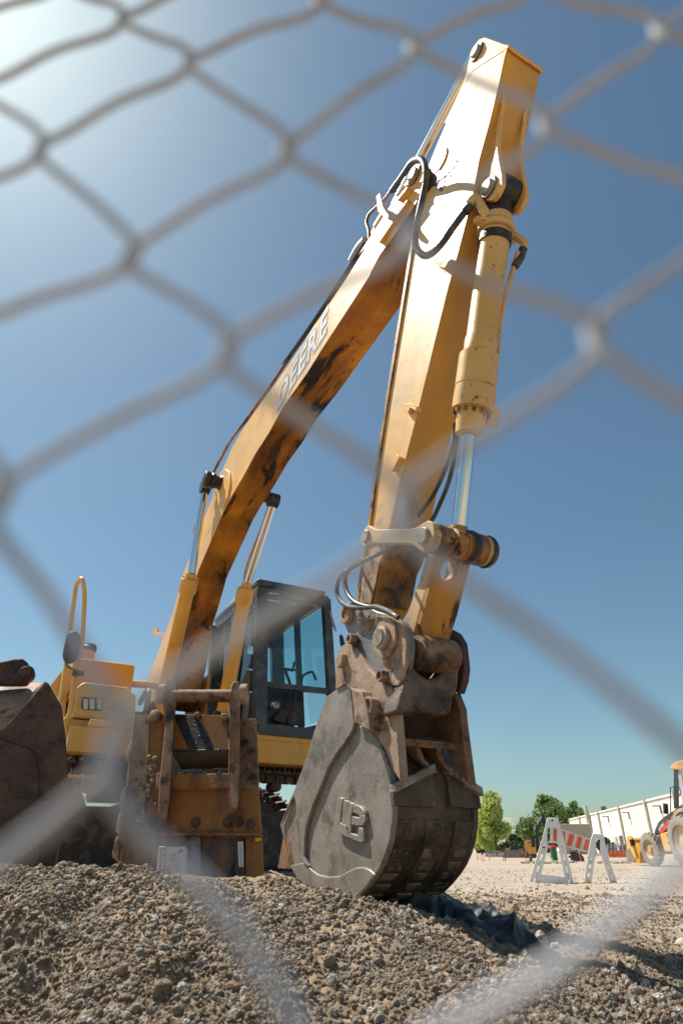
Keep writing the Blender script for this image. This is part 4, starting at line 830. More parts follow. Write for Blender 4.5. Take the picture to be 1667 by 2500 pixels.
bb = MB(); bb.prism([plF(CL(*p), ft + .008) for p in ((765, 1560), (842, 1568), (855, 1590), (885, 1600), (880, 1632), (762, 1618))], -F * .01)
bb.build('latch', M['pale_yellow'], tb, bevel=.003)
p = plF(CL(870, 1582), ft + .01); MB().cyl(p - F * .01, p + F * .02, .022, n=18).build('lock', M['pin'], tb)
bb = MB(); bb.prism([plF(CL(*p), ft + .006) for p in ((762, 1622), (880, 1634), (880, 1655), (758, 1645))], -F * .01); bb.build('latch_recess', M['yellow_dirty_and_shade'], tb)
# step ledge, curved lower skirt
bb = MB(); bb.prism([plF(CL(*p), ft + .22) for p in ((548, 1842), (575, 1765), (1070, 1812), (1062, 1870))], -F * .6); bb.build('step_ledge', M['pale_yellow'], ex, bevel=.006)
bb = MB(); bb.prism([plF(CL(*p), ft + .0) for p in ((270, 1800), (330, 1760), (1085, 1830), (1060, 2090), (280, 2050))], -F * .9); bb.build('side_skirt', M['yellow'], ex, bevel=.015)
MB().tube([plF(CL(*p), ft + .05) for p in ((285, 1880), (320, 1925), (400, 1945), (530, 1950))], .028, n=10).build('bumper_tube', M['yellow'], ex)
bb = MB(); bb.prism([plF(CL(*p), ft - .1) for p in ((200, 1560), (232, 1560), (300, 1130), (330, 1130), (385, 1230), (370, 1420), (300, 1480), (280, 1760), (262, 1760))], -F * 1.9); bb.build('side_panel', M['pale_yellow'], ex, bevel=.02)
bb = MB(); bb.prism([plF(CL(*p), ft - .5) for p in ((105, 1390), (232, 1225), (300, 1140), (290, 1300), (215, 1540), (180, 1500))], -F * 1.2); bb.build('louvred_panel', M['pale_yellow'], ex, bevel=.01)
# handrail loop
hr = [(262, 1800), (330, 1700), (375, 1400), (400, 1230), (440, 1080), (478, 850), (492, 600), (502, 420), (500, 290), (485, 190), (468, 152), (440, 175), (405, 245), (385, 400), (345, 680), (300, 1100), (245, 1480), (225, 1560)]
ho_ = [ft + .1] * 10 + [ft + .06, ft - .0] + [ft - .06] * 6
MB().tube([plF(CL(*p), o) for p, o in zip(hr, ho_)], .024, n=12).build('handrail', M['pale_yellow'], ex)
# mirror
fm = ft + .22
mo = [(285, 870), (300, 800), (345, 760), (400, 752), (450, 780), (468, 830), (462, 900), (440, 1030), (410, 1090), (360, 1125), (310, 1125), (265, 1090), (255, 1030), (265, 960)]
bb = MB(); bb.prism([plF(CL(*p), fm) for p in mo], -F * .05); mir = bb.build('mirror', M['black'], ex, bevel=.02, seg=4)
p = plF(CL(362, 925), fm); MB().lathe(p, F, [(0, .05), (.012, .03), (.014, .02), (.014, .0005)], n=24).build('mirror_pivot', M['plastic'], mir)
MB().tube([plF(CL(*q), fm + .012) for q in ((338, 855), (315, 940), (292, 1080), (298, 1150), (340, 1180), (470, 1235))], .009, n=8).build('mirror_arm', M['black'], mir)
bb = MB(); p = plF(CL(430, 1245), fm - .05); bb.box(p, L * .055, Z * .025, F * .03); bb.build('mirror_clamp', M['black'], mir, bevel=.004)
p = W(-5.5, lat(CL, (535, 1040), -5.5), 0); zt = zat(CL, (535, 985), -5.5)
MB().cyl((p.x, p.y, 2.2), (p.x, p.y, zt), .09).build('exhaust', M['yellow'], ex)
bb = MB(); bb.lathe((p.x, p.y, zt), (0, 0, 1), [(0, .1), (.05, .105), (.07, .09), (.075, .001)]); 
for k in range(9): an = k * .7; q = Vector((p.x + .07 * math.cos(an), p.y + .07 * math.sin(an), zt + .05)); bb.box(q, (.02, 0, 0), (0, .015, 0), (0, 0, .02 + .03 * random.random()))
bb.build('exhaust_cap', M['grease_and_shade'], ex)
# ---------------- cab
fc = -3.5
ca, cb_ = lat(CB, (560, 1300), fc), 1.66
def cz(x, y): return plF(CB(x, y), fc)
zf, zr = 1.72, cz(560, 150).z
# posts and rails of the cab frame (front face outline slightly tapering upward)
fl0, fl1 = W(fc, .80, zf), W(fc, 1.86, zf); tl0, tl1 = cz(590, 215), cz(1225, 330)
back = -F * 1.65
cabf = MB()
def post(a, b, r=.045, w_=None): cabf.bar(a, b, L * (w_ or r), F * r)
P = {}
fbl, fbr = cz(545, 1660), cz(1335, 1740)
ftl, ftr = cz(570, 260), cz(1250, 350)
post(fbl + L * .02, ftl + L * .02, .06, .075); post(fbr, ftr, .05, .05)
cabf.bar(fbl - Z * .04, fbr - Z * .04 , F * .06, Z * .06); cabf.bar(cz(560, 290), cz(1235, 400), F * .05, Z * .05)
cabf.bar(cz(590, 1232), cz(1320, 1312), F * .035, Z * .032)
rb, rt_ = [x + back for x in (fbl, fbr)], [x + back for x in (ftl, ftr)]
cabf.bar(rb[0], rt_[0], L * .10, F * .05); cabf.bar(rb[1], rt_[1], L * .10, F * .05)
cabf.bar(rb[0], rb[1], F * .04, Z * .25); cabf.bar(rt_[0] - Z * .08, rt_[1] - Z * .08, F * .04, Z * .16)
mid = (rb[0] + rb[1]) / 2; cabf.bar(mid - L * .07, (rt_[0] + rt_[1]) / 2 - L * .07, L * .06, F * .03)
cabf.bar(fbl + back * .55, ftl + back * .55, L * .035, F * .05); cabf.bar(fbr + back * .55, ftr + back * .55, L * .035, F * .04)
cabf.bar(fbl + Z * .02, fbl + back + Z * .02, L * .03, Z * .10); cabf.bar(fbr + Z * .02, fbr + back + Z * .1, L * .03, Z * .12)
cabf.bar(ftl, ftl + back, L * .04, Z * .05); cabf.bar(ftr, ftr + back, L * .04, Z * .05)
cabf.bar(cz(330, 1300) , cz(330, 1300), L * .01, F * .01)
cabf.mbox(fc - 1.65, fc - .02, ca + .02, 1.75, 1.66, 1.76)
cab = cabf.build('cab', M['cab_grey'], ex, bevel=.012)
rf = MB(); r0, r1 = cz(545, 135), cz(1245, 268)
rl = [r0 + L * .0, r1, r1 + back * 1.04 + L * .02, r0 + back * 1.04]
rf.prism([r0 - Z * .10 + F * .02, r1 - Z * .10 + F * .02, r1 + back * 1.04 - Z * .10, r0 + back * 1.04 - Z * .10], Z * .10)
roof = rf.build('roof', M['cab_grey'], cab, bevel=.03, seg=3)
# torn visor strips and rails under the roof edge
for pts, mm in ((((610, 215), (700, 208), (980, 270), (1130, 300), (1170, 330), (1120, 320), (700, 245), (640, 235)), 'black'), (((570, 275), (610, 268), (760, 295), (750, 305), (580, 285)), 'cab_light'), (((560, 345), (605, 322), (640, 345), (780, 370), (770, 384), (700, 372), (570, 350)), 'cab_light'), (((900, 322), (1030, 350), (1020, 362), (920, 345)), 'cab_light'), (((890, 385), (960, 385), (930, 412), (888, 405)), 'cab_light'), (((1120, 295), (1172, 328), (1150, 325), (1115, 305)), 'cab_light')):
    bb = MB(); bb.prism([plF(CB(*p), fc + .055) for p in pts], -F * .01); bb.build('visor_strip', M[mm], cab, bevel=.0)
# cab flank (machine's right), sunlight put into its grey, window frame and glass
def pside(q): return Plane(W(0, ca - .01, 0), L).at(CB(*q))
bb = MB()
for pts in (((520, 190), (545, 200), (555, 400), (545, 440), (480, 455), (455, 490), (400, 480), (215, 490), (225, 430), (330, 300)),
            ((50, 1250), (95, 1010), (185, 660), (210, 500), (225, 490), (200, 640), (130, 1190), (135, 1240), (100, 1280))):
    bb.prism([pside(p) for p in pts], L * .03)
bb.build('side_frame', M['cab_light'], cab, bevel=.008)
bb = MB(); bb.prism([pside(p) + L * .012 for p in ((225, 490), (480, 455), (460, 1260), (135, 1250))], L * .004); bb.build('side_glass', M['glass'], cab)
g = MB(); g.prism([cz(600, 330) , cz(1215, 440), cz(1310, 1290), cz(595, 1215)], -F * .005); g.build('windscreen', M['glass'], cab)
g = MB(); g.prism([rb[0] + L * .12 + Z * .45 , rb[1] - L * .12 + Z * .45, rt_[1] - L * .12 - Z * .22, rt_[0] + L * .12 - Z * .22], -F * .005); g.build('rear_glass', M['glass'], cab)
g = MB(); g.prism([fbr + Z * .2 - L * .01, ftr - Z * .1 - L * .01, ftr + back - Z * .1 - L * .01, fbr + back + Z * .2 - L * .01], L * .005); g.build('door_glass', M['glass'], cab)
# door edge details on the right-hand post
bb = MB(); bb.prism([cz(*p) + F * .06 for p in ((1260, 480), (1275, 490), (1320, 640), (1335, 700), (1318, 690), (1290, 620))], L * .01); bb.build('door_seal', M['cab_light'], cab)
bb = MB(); bb.prism([cz(*p) + F * .02 + L * .05 for p in ((1345, 720), (1370, 710), (1385, 760), (1405, 830), (1395, 900), (1370, 870), (1350, 800))], L * .05 - F * .05); bb.build('side_mirror', M['black'], cab, bevel=.01)
# interior
sx = (ca + 1.66) / 2
bb = MB(); bb.mbox(fc - 1.25, fc - .75, sx - .32, sx + .12, 2.05, 2.2); bb.mbox(fc - 1.32, fc - 1.18, sx - .30, sx + .10, 2.15, 2.75); bb.mbox(fc - 1.30, fc - 1.20, sx - .20, sx, 2.78, 2.98); bb.mbox(fc - 1.2, fc - .8, sx - .2, sx, 1.7, 2.05)
bb.build('seat', M['seat'], cab, bevel=.04, seg=3)
bb = MB(); bb.mbox(fc - 1.0, fc - .45, ca + .06, ca + .24, 1.76, 2.3); bb.mbox(fc - 1.0, fc - .6, 1.40, 1.55, 1.9, 2.25); bb.build('console', M['plastic'], cab, bevel=.03)
for x0, x1, y0, y1 in ((865, 870, 1290, 1560), (925, 930, 1300, 1640), (900, 925, 1000, 1100)):
    MB().tube([plF(CB(x0, y1), fc - .22), plF(CB((x0 + x1) / 2 + 6, (y0 + y1) / 2), fc - .22), plF(CB(x1, y0), fc - .22)], .014, n=8).build('lever', M['plastic'], cab)
lv = MB(); lv.prism([plF(CB(*p), fc - .24) for p in ((780, 1068), (830, 1060), (950, 1075), (940, 1090), (850, 1090), (900, 1230), (880, 1235), (830, 1090))], -F * .03); lv.build('arm_rest', M['plastic'], cab); lv = MB(); lv.tube([plF(CB(*p), fc - .35) for p in ((1000, 1200), (1020, 1140), (1095, 1105), (1120, 1115), (1150, 1190))], .016, n=8)
lv.build('grab_rail', M['plastic'], cab)
bb = MB()
for pts in (((715, 1600), (725, 1560), (770, 1530), (790, 1490), (860, 1495), (870, 1540), (830, 1640)), ((850, 1640), (880, 1520), (900, 1500), (965, 1510), (990, 1570), (985, 1640), (930, 1660))):
    bb.prism([plF(CB(*p), fc - .2) for p in pts], -F * .03)
bb.build('pedal', M['track'], cab, bevel=.004)
p = plF(CB(740, 1445), fc - .12); MB().lathe(p, F, [(-.1, .04), (0, .04), (.005, .03), (.005, .001)], n=20).build('hub_knob', M['pin'], cab)
# inner dark floor wall below the windscreen on the left
bb = MB(); bb.prism([plF(CB(*p), fc - .3) for p in ((590, 1260), (1020, 1310), (1035, 1660), (560, 1640))], -F * .03); bb.build('inner_panel', M['black'], cab)
# yellow body panel below the cab
bb = MB(); bb.prism([plF(CB(*p), fc + .04) for p in ((535, 1715), (1330, 1765), (1300, 2060), (545, 2050 - 90))], -F * 1.7); bb.build('side_skirt', M['yellow'], ex, bevel=.015)
# ---------------- undercarriage turned across: one track runs the picture's width
def track(f0, par, name):
    l0, l1, zt_, zb, r = -1.7, 2.55, 1.36, .34, .51
    zc = (zt_ + zb) / 2; tr = MB(); path = []
    n1 = 26; n2 = 11
    for k in range(n1): path.append((l0 + r + (l1 - l0 - 2 * r) * k / n1, zt_, 0))
    for k in range(n2): a = math.pi * k / n2; path.append((l1 - r + r * math.sin(a), zc + r * math.cos(a), a))
    for k in range(n1): path.append((l1 - r - (l1 - l0 - 2 * r) * k / n1, zb, math.pi))
    for k in range(n2): a = math.pi * k / n2; path.append((l0 + r - r * math.sin(a), zc - r * math.cos(a), math.pi + a))
    o = None; hw = .30
    for (l_, z_, a) in path:
        t_ = L * math.cos(a) - Z * math.sin(a); nv = L * math.sin(a) + Z * math.cos(a); c = B0 + F * f0 + L * l_ + Z * z_
        tr.box(c, t_ * .055, F * hw, nv * .012); tr.box(c - t_ * .04 + nv * .03, t_ * .009, F * hw, nv * .022); tr.box(c + t_ * .02 + nv * .022, t_ * .008, F * hw, nv * .014)
        for sgn in (-1, 1): tr.box(c - nv * .05 + F * (.07 * sgn), t_ * .05, F * .018, nv * .04)
    o = tr.build(name, M['track'], par, bevel=0)
    fr = MB(); fr.mbox(f0 - .13, f0 + .13, l0 + r, l1 - r, zb + .06, zc + .12); fr.build('track_frame', M['track'], o, bevel=.02)
    for k in range(9): c = B0 + F * f0 + L * (l0 + r + .1 + k * (l1 - l0 - 2 * r - .2) / 8) + Z * (zb + .13); MB().cyl(c - F * .12, c + F * .12, .10, n=18).build('track_roller', M['track'], o)
    for l_ in (l0 + r, l1 - r): c = B0 + F * f0 + L * l_ + Z * zc; MB().cyl(c - F * .09, c + F * .09, .40, n=26).build('track_wheel', M['track'], o)
    for l_ in (l0 + 1.3, l1 - 1.3): c = B0 + F * f0 + L * l_ + Z * (zt_ - .13); MB().cyl(c - F * .1, c + F * .1, .06, n=14).build('carrier_roller', M['track'], o)
track(-4.0, ex, 'track'); track(-6.6, ex, 'track')
MB().mbox(-6.4, -4.2, -.35, .75, .65, 1.05).build('centre_frame', M['track'], ex, bevel=.03)
# ================================================================ spare attachments on the ground
def mudlumps(bb, picks, n, rmin, rmax, out):
    for k in range(n):
        p = picks(); r = rmin + (rmax - rmin) * random.random() ** 2
        bb.lathe(p - out * r * .5, out + Vector((random.uniform(-.3, .3), 0, random.uniform(-.3, .3))), [(0, r), (r * .6, r * random.uniform(.8, 1.1)), (r * 1.1, r * .7), (r * 1.4, r * .25), (r * 1.42, .0005)], n=7)
PM = Plane((-1.05, 5.0, 0), (-.05, -.96, .28)); NM = PM.n; RM = Vector((.9986, -.052, 0))
def pm(x, y, off=0.): return PM.at(C7(x, y), off)
bL = thing('spare_bucket', 'rusty orange bucket standing upright, its two lugs and top pin towards the viewer', 'bucket', (-1.05, 5.2, .35))
def mpr(name, pts, off, dep, m, par=bL, bev=.004, skew=0.0):
    b = MB(); b.prism([pm(x, y, off) for x, y in pts], -NM * dep - RM * skew); return b.build(name, M[m], par, bevel=bev)
back = mpr('back_panel', ((305, 1505), (995, 1505), (1005, 1650), (1015, 1790), (262, 1792), (280, 1600)), 0, .05, 'rust_orange')
mpr('back_panel', ((303, 1022), (800, 1036), (803, 1255), (296, 1255)), 0, .05, 'rust_orange')
mpr('back_panel', ((800, 1050), (980, 1057), (988, 1240), (996, 1504), (803, 1504)), .002, .052, 'rust')
mpr('back_panel', ((296, 1255), (440, 1256), (440, 1504), (288, 1504)), -.003, .05, 'rust_orange')
mpr('inner_wall', ((400, 1200), (850, 1200), (850, 1520), (400, 1520)), -.34, .03, 'grease_and_shade')  # black wall: the opening's shade put into the colour
mpr('top_shelf', ((440, 1256), (802, 1246), (802, 1262), (440, 1272)), .03, .34, 'grease_and_shade')  # shelf blackened as well, to paint the shade inside the opening
mpr('shadow_wedge', ((455, 1030), (600, 1035), (720, 1245), (550, 1245)), .008, .01, 'grease_and_shade', bev=0)  # thin black sheet painting the diagonal shadow wedge on the panel
mpr('side_panel', ((215, 1035), (302, 1033), (290, 1400), (262, 1792), (150, 1788), (165, 1500), (190, 1200)), .012, .06, 'rust_pale')
mpr('cross_bar', ((440, 1408), (812, 1405), (812, 1504), (440, 1506)), .05, .08, 'rust_orange', bev=.008)
mpr('bottom_lip', ((150, 1780), (1016, 1784), (1018, 1800), (148, 1797)), .03, .08, 'rust', bev=.006)
lugL = mpr('lug', ((388, 960), (386, 880), (398, 825), (430, 795), (462, 800), (472, 850), (460, 990), (450, 1200), (440, 1400), (428, 1600), (412, 1690), (352, 1700), (358, 1600), (366, 1450), (382, 1300), (402, 1100), (403, 980)), .17, .17, 'rust', skew=.035, bev=.008)
lugR = mpr('lug', ((815, 900), (822, 840), (845, 815), (875, 820), (882, 880), (880, 1100), (876, 1400), (872, 1560), (862, 1625), (822, 1628), (816, 1500), (820, 1300), (822, 1000)), .17, .17, 'rust', skew=.05, bev=.008)
b = MB(); b.cyl(pm(455, 912, .13), pm(828, 912, .13), .053, n=30); b.build('top_pin', M['rust'], bL)
for x, dx in ((388, -.03), (905, .02)):
    p = pm(x, 900, .12); MB().cyl(p - RM * .03, p + RM * .03, .085, n=26).build('pin_washer', M['rust_pale'], bL, bevel=.004)
mpr('lower_lug', ((342, 1450), (352, 1400), (370, 1400), (376, 1440), (372, 1500), (345, 1500)), .10, .1, 'rust_pale', skew=.02)
for x, y, r in ((345, 1050, .055), (785, 1060, .036), (612, 1050, .03)):
    p = pm(x, y, 0); MB().lathe(p, NM, [(0, r), (.05, r * .9), (.06, r * .6), (.06, .001)], n=20).build('boss', M['rust'], bL)
for x, y in ((230, 1740), (315, 1722), (385, 1720), (596, 1720), (798, 1718), (872, 1716), (945, 1732)):
    p = pm(x, y, .012); MB().lathe(p, NM, [(-.02, .033), (.02, .033), (.03, .022), (.03, .001)], n=14).build('bolt', M['dark_rust'], bL)
for i, (y0, y1) in enumerate(((1200, 1330), (1490, 1640), (1640, 1790), (1800, 1950))):
    x0 = 190 - (y0 - 1200) * .14; x1 = 190 - (y1 - 1200) * .14
    mpr('edge_block', ((x0 - 22, y0 + 20), (x0 - 5, y0), (x0 + 8, y0 + 5), (x1 + 8, y1 - 5), (x1 - 10, y1), (x1 - 26, y1 - 20)), .06, .12, 'rust_pale', bev=.01)
mpr('edge_strip', ((200, 1040), (212, 1040), (150, 1650), (118, 2040), (102, 2040), (135, 1650)), .025, .2, 'rust_pale')
b = MB(); mudlumps(b, lambda: pm(random.gauss(318, 22), random.uniform(1290, 1620), .0), 70, .006, .028, NM); mudlumps(b, lambda: pm(random.gauss(235, 25), random.uniform(1350, 1620), .01), 60, .004, .014, NM); mudlumps(b, lambda: pm(random.uniform(170, 990), 1760 + random.gauss(0, 8), .01), 60, .004, .010, NM)
b.build('caked_mud', M['clod'], bL)
# lower blade assembly
M['streaked'] = mat('rain_streaked_rusty_sheet', (.10, .075, .06), .6, dust=((.24, .12, .06), .45, .62, 9), stain=((.02, .016, .014), .55, .66, 6), stretch=(1, 1, .12), bump=.001)
mpr('blade_sheet', ((130, 1797), (1018, 1800), (1028, 2130), (100, 2100)), -.07, .04, 'streaked', bev=0)
mpr('blade_panel', ((130, 1797), (342, 1798), (335, 2100), (95, 2100)), -.01, .05, 'rust', bev=.004)
mpr('blade_bar', ((563, 1800), (626, 1800), (626, 2120), (556, 2120)), -.02, .05, 'blue_steel', bev=.004)
mpr('blade_bar', ((846, 1800), (904, 1800), (908, 2140), (846, 2140)), -.02, .05, 'dark_rust', bev=.004)
mpr('blade_panel', ((912, 1800), (1018, 1800), (1027, 2140), (914, 2140)), -.04, .03, 'rust_orange', bev=.004)
stk = mpr('warning_label', ((864, 1843), (898, 1842), (901, 2003), (870, 2003)), -.014, .004, 'sticker_white', bev=0)
for k in range(3):
    x = 873 + k * 7; mpr('print_line', ((x, 1850), (x + 2.5, 1850), (x + 4, 1965), (x + 1.5, 1965)), -.0125, .001, 'decal_grey', par=stk, bev=0)
mpr('warning_triangle', ((874, 1998), (896, 1998), (885, 1974)), -.0125, .001, 'sticker_yellow', par=stk, bev=0)
put_text('warning_mark', '!', M['ink'], stk, pm(883, 1996, -.0115), RM, Z, .028, depth=.001)
mpr('yellow_sticker', ((972, 1799), (1010, 1797), (1014, 1835), (976, 1839)), -.03, .008, 'sticker_yellow', bev=0)
# white postal box wedged against it
card = MB(); card.prism([pm(x, y, .06) for x, y in ((360, 1870), (532, 1872), (527, 2060), (340, 2060))], -NM * .10)
cardo = card.build('cardboard_box', M['box_card'], None, bevel=.006, loc=(-1.5, 4.9, .5)); tag(cardo, 'scuffed white cardboard box with red print and handwriting, against the rusty orange bucket', 'box')
def cpr(name, pts, off, m):
    b = MB(); b.prism([pm(x, y, .06 + off) for x, y in pts], -NM * .0008); return b.build(name, M[m], cardo, smooth=0)
cpr('label_frame', ((377, 1886), (408, 1885), (396, 2056), (364, 2056)), .003, 'blue_ink'); cpr('label_panel', ((382, 1892), (402, 1891), (391, 2056), (370, 2056)), .0045, 'sticker_white')
put_text('label_text', 'LIST ENCLOSED', M['red_ink'], cardo, pm(391, 2062, .067), pm(399, 1905, 0) - pm(390, 2052, 0), -RM, .030, .31, offset=.02, depth=0)
for q, s in (((505, 1900), 1), ((488, 1912), .7)): cpr('flag_print', ((q[0] - 12 * s, q[1] - 8 * s), (q[0] + 10 * s, q[1] - 14 * s), (q[0] + 8 * s, q[1] + 4 * s), (q[0] - 10 * s, q[1] + 12 * s)), .003 + .001 * s, 'red_ink' if s == 1 else 'blue_ink')
for pts in (((430, 1930), (475, 1922), (432, 1945), (482, 1950), (428, 1965), (485, 1972)), ((440, 2050), (420, 2030), (418, 2005), (440, 1990), (465, 1992), (480, 2010), (472, 2035))):
    b = MB(); b.tube([pm(x, y, .063) for x, y in pts], .0028, n=6, sub=3); b.build('handwriting', M['ink'], cardo)
# ---- dark bucket cut by the left border
PD = Plane((-1.95, 4.25, 0), (.35, -.94, 0)); ND = PD.n
dbk = thing('spare_bucket', 'dark brown bucket in shade at the left border, sunlit on its top plate', 'bucket', (-2.0, 4.4, .4))
def dpr(name, pts, off, dep, m, par=dbk, bev=.006):
    b = MB(); b.prism([PD.at(C6(x, y), off) for x, y in pts], -ND * dep); return b.build(name, M[m], par, bevel=bev)
dpr('side_plate', ((28, 1262), (330, 922), (352, 935), (368, 965), (445, 1100), (465, 1250), (478, 1500), (488, 1760), (440, 2000), (380, 2300), (-500, 2300), (-500, 1290), (0, 1270)), 0, .5, 'dark_rust')
dpr('wear_plate', ((-500, 1360), (20, 1340), (80, 1365), (210, 1405), (250, 1450), (275, 1560), (282, 1800), (288, 2100), (280, 2290), (-500, 2290)), .022, .02, 'dark_rust')
b = MB(); fr = [PD.at(C6(x, y), -.0) for x, y in ((-420, 1276), (28, 1262), (330, 922))]; bk_ = [PD.at(C6(x, y), -.42) for x, y in ((-420, 945), (-20, 948), (292, 930))]
b.add(fr + bk_, [[0, 1, 4, 3], [1, 2, 5, 4]]); o = b.build('top_plate', M['rust_pale'], dbk); o.modifiers.new('thickness', 'SOLIDIFY').thickness = .03
dpr('lug', ((-500, 800), (20, 775), (110, 755), (165, 753), (205, 790), (225, 860), (210, 925), (195, 945), (-500, 950)), -.30, .08, 'dark_rust', bev=.015)
p = PD.at(C6(190, 872), -.30); pin_ = MB(); pin_.lathe(p, ND, [(-.05, .058), (.03, .058), (.03, .048), (.055, .048), (.055, .036), (.10, .036), (.105, .03), (.105, .001)], n=28); pin_.build('pin', M['dark_rust'], dbk)
p = PD.at(C6(10, 1690), .0); MB().lathe(p, ND, [(0, .05), (.03, .045), (.035, .001)], n=24).build('bolt', M['dark_rust'], dbk)
# ================================================================ barricade
def gz(x, y): return float(height(np.array([x]), np.array([y]))[0])
V1 = Plane((4.05, 13.9, 0), (-.24, -.97, 0)); V2 = Plane((4.75, 13.2, 0), (-.24, -.97, 0))
bar = thing('barricade', 'white plastic A-frame barricade with an orange and white striped board, tipped to one side', 'barricade', (4.3, 13.6, 0))
def fpr(name, pl_, pts, off, dep, m, par, bev=.004):
    b = MB(); b.prism([pl_.at(C8(x, y), off) for x, y in pts], -pl_.n * dep); return b.build(name, M[m], par, bevel=bev)
def aframe(P_1, top, rails, webs, foot, extras):
    fr = fpr('a_frame', P_1, top[0], 0, .06, 'white_plastic', bar, .008)
    for pts in top[1:]: fpr('panel', P_1, pts, 0, .06, 'white_plastic', fr)
    for pts in rails: fpr('leg', P_1, pts, 0, .06, 'white_plastic', fr, .006)
    for pts in webs: fpr('web', P_1, pts, -.02, .02, 'white_plastic', fr, .002)
    fpr('foot_bar', P_1, foot, .0, .05, 'white_plastic', fr, .008)
    return fr
def webs(a0, a1, b0, b1, n):
    out = []
    for k in range(n):
        t0, t1 = (k + .1) / n, (k + .62) / n
        lp = lambda p, q, t: (p[0] + (q[0] - p[0]) * t, p[1] + (q[1] - p[1]) * t)
        out.append((lp(a0, a1, t0), lp(b0, b1, t0), lp(b0, b1, t1), lp(a0, a1, t1)))
    return out
f1 = aframe(V1, (((650, 546), (660, 543), (718, 544), (726, 552), (738, 612), (652, 612), (634, 612)), ((634, 612), (652, 612), (648, 700), (612, 702)), ((672, 612), (700, 612), (700, 702), (668, 702)), ((700, 612), (738, 612), (764, 702), (700, 702)), ((606, 702), (764, 702), (770, 730), (735, 736), (715, 715), (655, 712), (640, 740), (600, 735))),
            (((600, 735), (622, 735), (552, 982), (528, 978)), ((640, 736), (662, 718), (594, 985), (566, 985)), ((722, 722), (745, 735), (800, 998), (776, 996)), ((752, 732), (770, 730), (832, 1000), (808, 998))),
            webs((620, 740), (556, 980), (640, 740), (570, 984), 3) + webs((742, 736), (797, 990), (755, 734), (812, 996), 3), ((597, 926), (765, 940), (772, 995), (588, 980)), ())
f2 = aframe(V2, (((958, 648), (1022, 654), (1030, 664), (1036, 690), (944, 690)), ((944, 690), (980, 690), (976, 790), (926, 792)), ((1008, 690), (1036, 690), (1058, 786), (1010, 790)), ((926, 792), (1058, 786), (1064, 815), (1030, 822), (1015, 800), (985, 800), (968, 826), (920, 815))),
            (((922, 812), (938, 815), (914, 1000), (892, 992)), ((956, 820), (972, 815), (946, 1006), (924, 1004)), ((1020, 812), (1040, 815), (1110, 1024), (1090, 1022)), ((1044, 812), (1062, 806), (1136, 1026), (1116, 1026))),
            webs((937, 820), (915, 995), (957, 822), (927, 1000), 3) + webs((1038, 820), (1102, 1020), (1048, 815), (1116, 1024), 3), ((946, 1000), (1096, 1010), (1098, 1022), (944, 1012)), ())
V3 = Plane((4.4, 13.45, 0), (-.24, -.97, 0))
bo = fpr('striped_board', V3, ((752, 622), (978, 702), (984, 796), (768, 738)), .06, .03, 'white_sheet', bar, .003)
def bp(t, s):   # t along, s down
    a = (752 + (978 - 752) * t, 628 + (706 - 628) * t); c = (768 + (984 - 768) * t, 726 + (786 - 726) * t); return (a[0] + (c[0] - a[0]) * s, a[1] + (c[1] - a[1]) * s)
for t0, t1, u0, u1 in ((0, .075, 0, .01), (.21, .36, .06, .21), (.46, .60, .33, .47), (.70, .83, .57, .71), (.93, 1.0, .82, 1.0)):
    fpr('stripe', V3, (bp(t0, .04), bp(t1, .04), bp(u1, .98), bp(u0, .98)), .064, .003, 'orange_sheet', bo, 0)
fpr('orange_stripe', V1, ((692, 618), (714, 620), (714, 702), (692, 700)), .02, .02, 'orange_sheet', f1, .002); fpr('bolt', V1, ((678, 556), (690, 556), (690, 568), (678, 568)), .01, .02, 'plastic', f1, .002)
tp_ = fpr('yellow_tape', V2, ((886, 974), (944, 976), (946, 1000), (884, 998)), .012, .085, 'sticker_yellow', f2, .004)
for k in range(4): fpr('tape_print', V2, ((892 + k * 13, 979), (899 + k * 13, 979), (898 + k * 13, 992), (890 + k * 13, 992)), .014, .001, 'ink', tp_, 0)
# ================================================================ backhoe loader at the right border
q = CR(1120, 1500); r_ = ray(*q); hd = math.hypot(r_.x, r_.y); w0 = Vector((r_.x / hd * 28.5, r_.y / hd * 28.5, .56))
NS = Vector((-.985, -.17, 0)).normalized(); FD = Vector((-.17, .985, 0)).normalized()
PK = Plane(w0, NS)
bh = thing('backhoe_loader', 'yellow backhoe loader with a black hood and grey tyres, at the right border', 'backhoe', (w0.x, w0.y, 0))
def kpr(name, pts, off, dep, m, par=bh, bev=.015):
    b = MB(); b.prism([PK.at(CR(x, y), off) for x, y in pts], -NS * dep); return b.build(name, M[m], par, bevel=bev)
def wheel(c, r, wd, rimr, name):
    b = MB(); b.lathe(c - NS * wd * .5, NS, [(0, rimr), (0, r * .88), (wd * .08, r * .95), (wd * .5, r * .97), (wd * .92, r * .95), (wd, r * .88), (wd, rimr * 1.05), (wd * .8, rimr)], n=48)
    a_ = NS.orthogonal().normalized(); b_ = NS.cross(a_)
    for k in range(20):
        for sgn in (0, 1):
            an = 2 * math.pi * (k + sgn * .5) / 20; an2 = an + .22; c1 = c - NS * (wd * .5 - wd * sgn) * .95; c2 = c
            e1 = a_ * math.cos(an) + b_ * math.sin(an); e2 = a_ * math.cos(an2) + b_ * math.sin(an2)
            b.prism([c1 + e1 * r * .93, c1 + e1 * r, c2 + e2 * r, c2 + e2 * r * .93], (a_ * -math.sin(an) + b_ * math.cos(an)) * r * .09)
    ty = b.build(name, M['tyre'], bh); b = MB(); b.lathe(c + NS * wd * .30, NS, [(-wd * .6, .0), (-wd * .6, rimr), (.10 * wd, rimr * 1.05), (0, rimr * .86), (-.12 * wd, rimr * .8), (-.12 * wd, rimr * .42), (.10 * wd, rimr * .38), (.12 * wd, .001)], n=36); b.build('rim', M['dusty_yellow'], ty)
    return ty
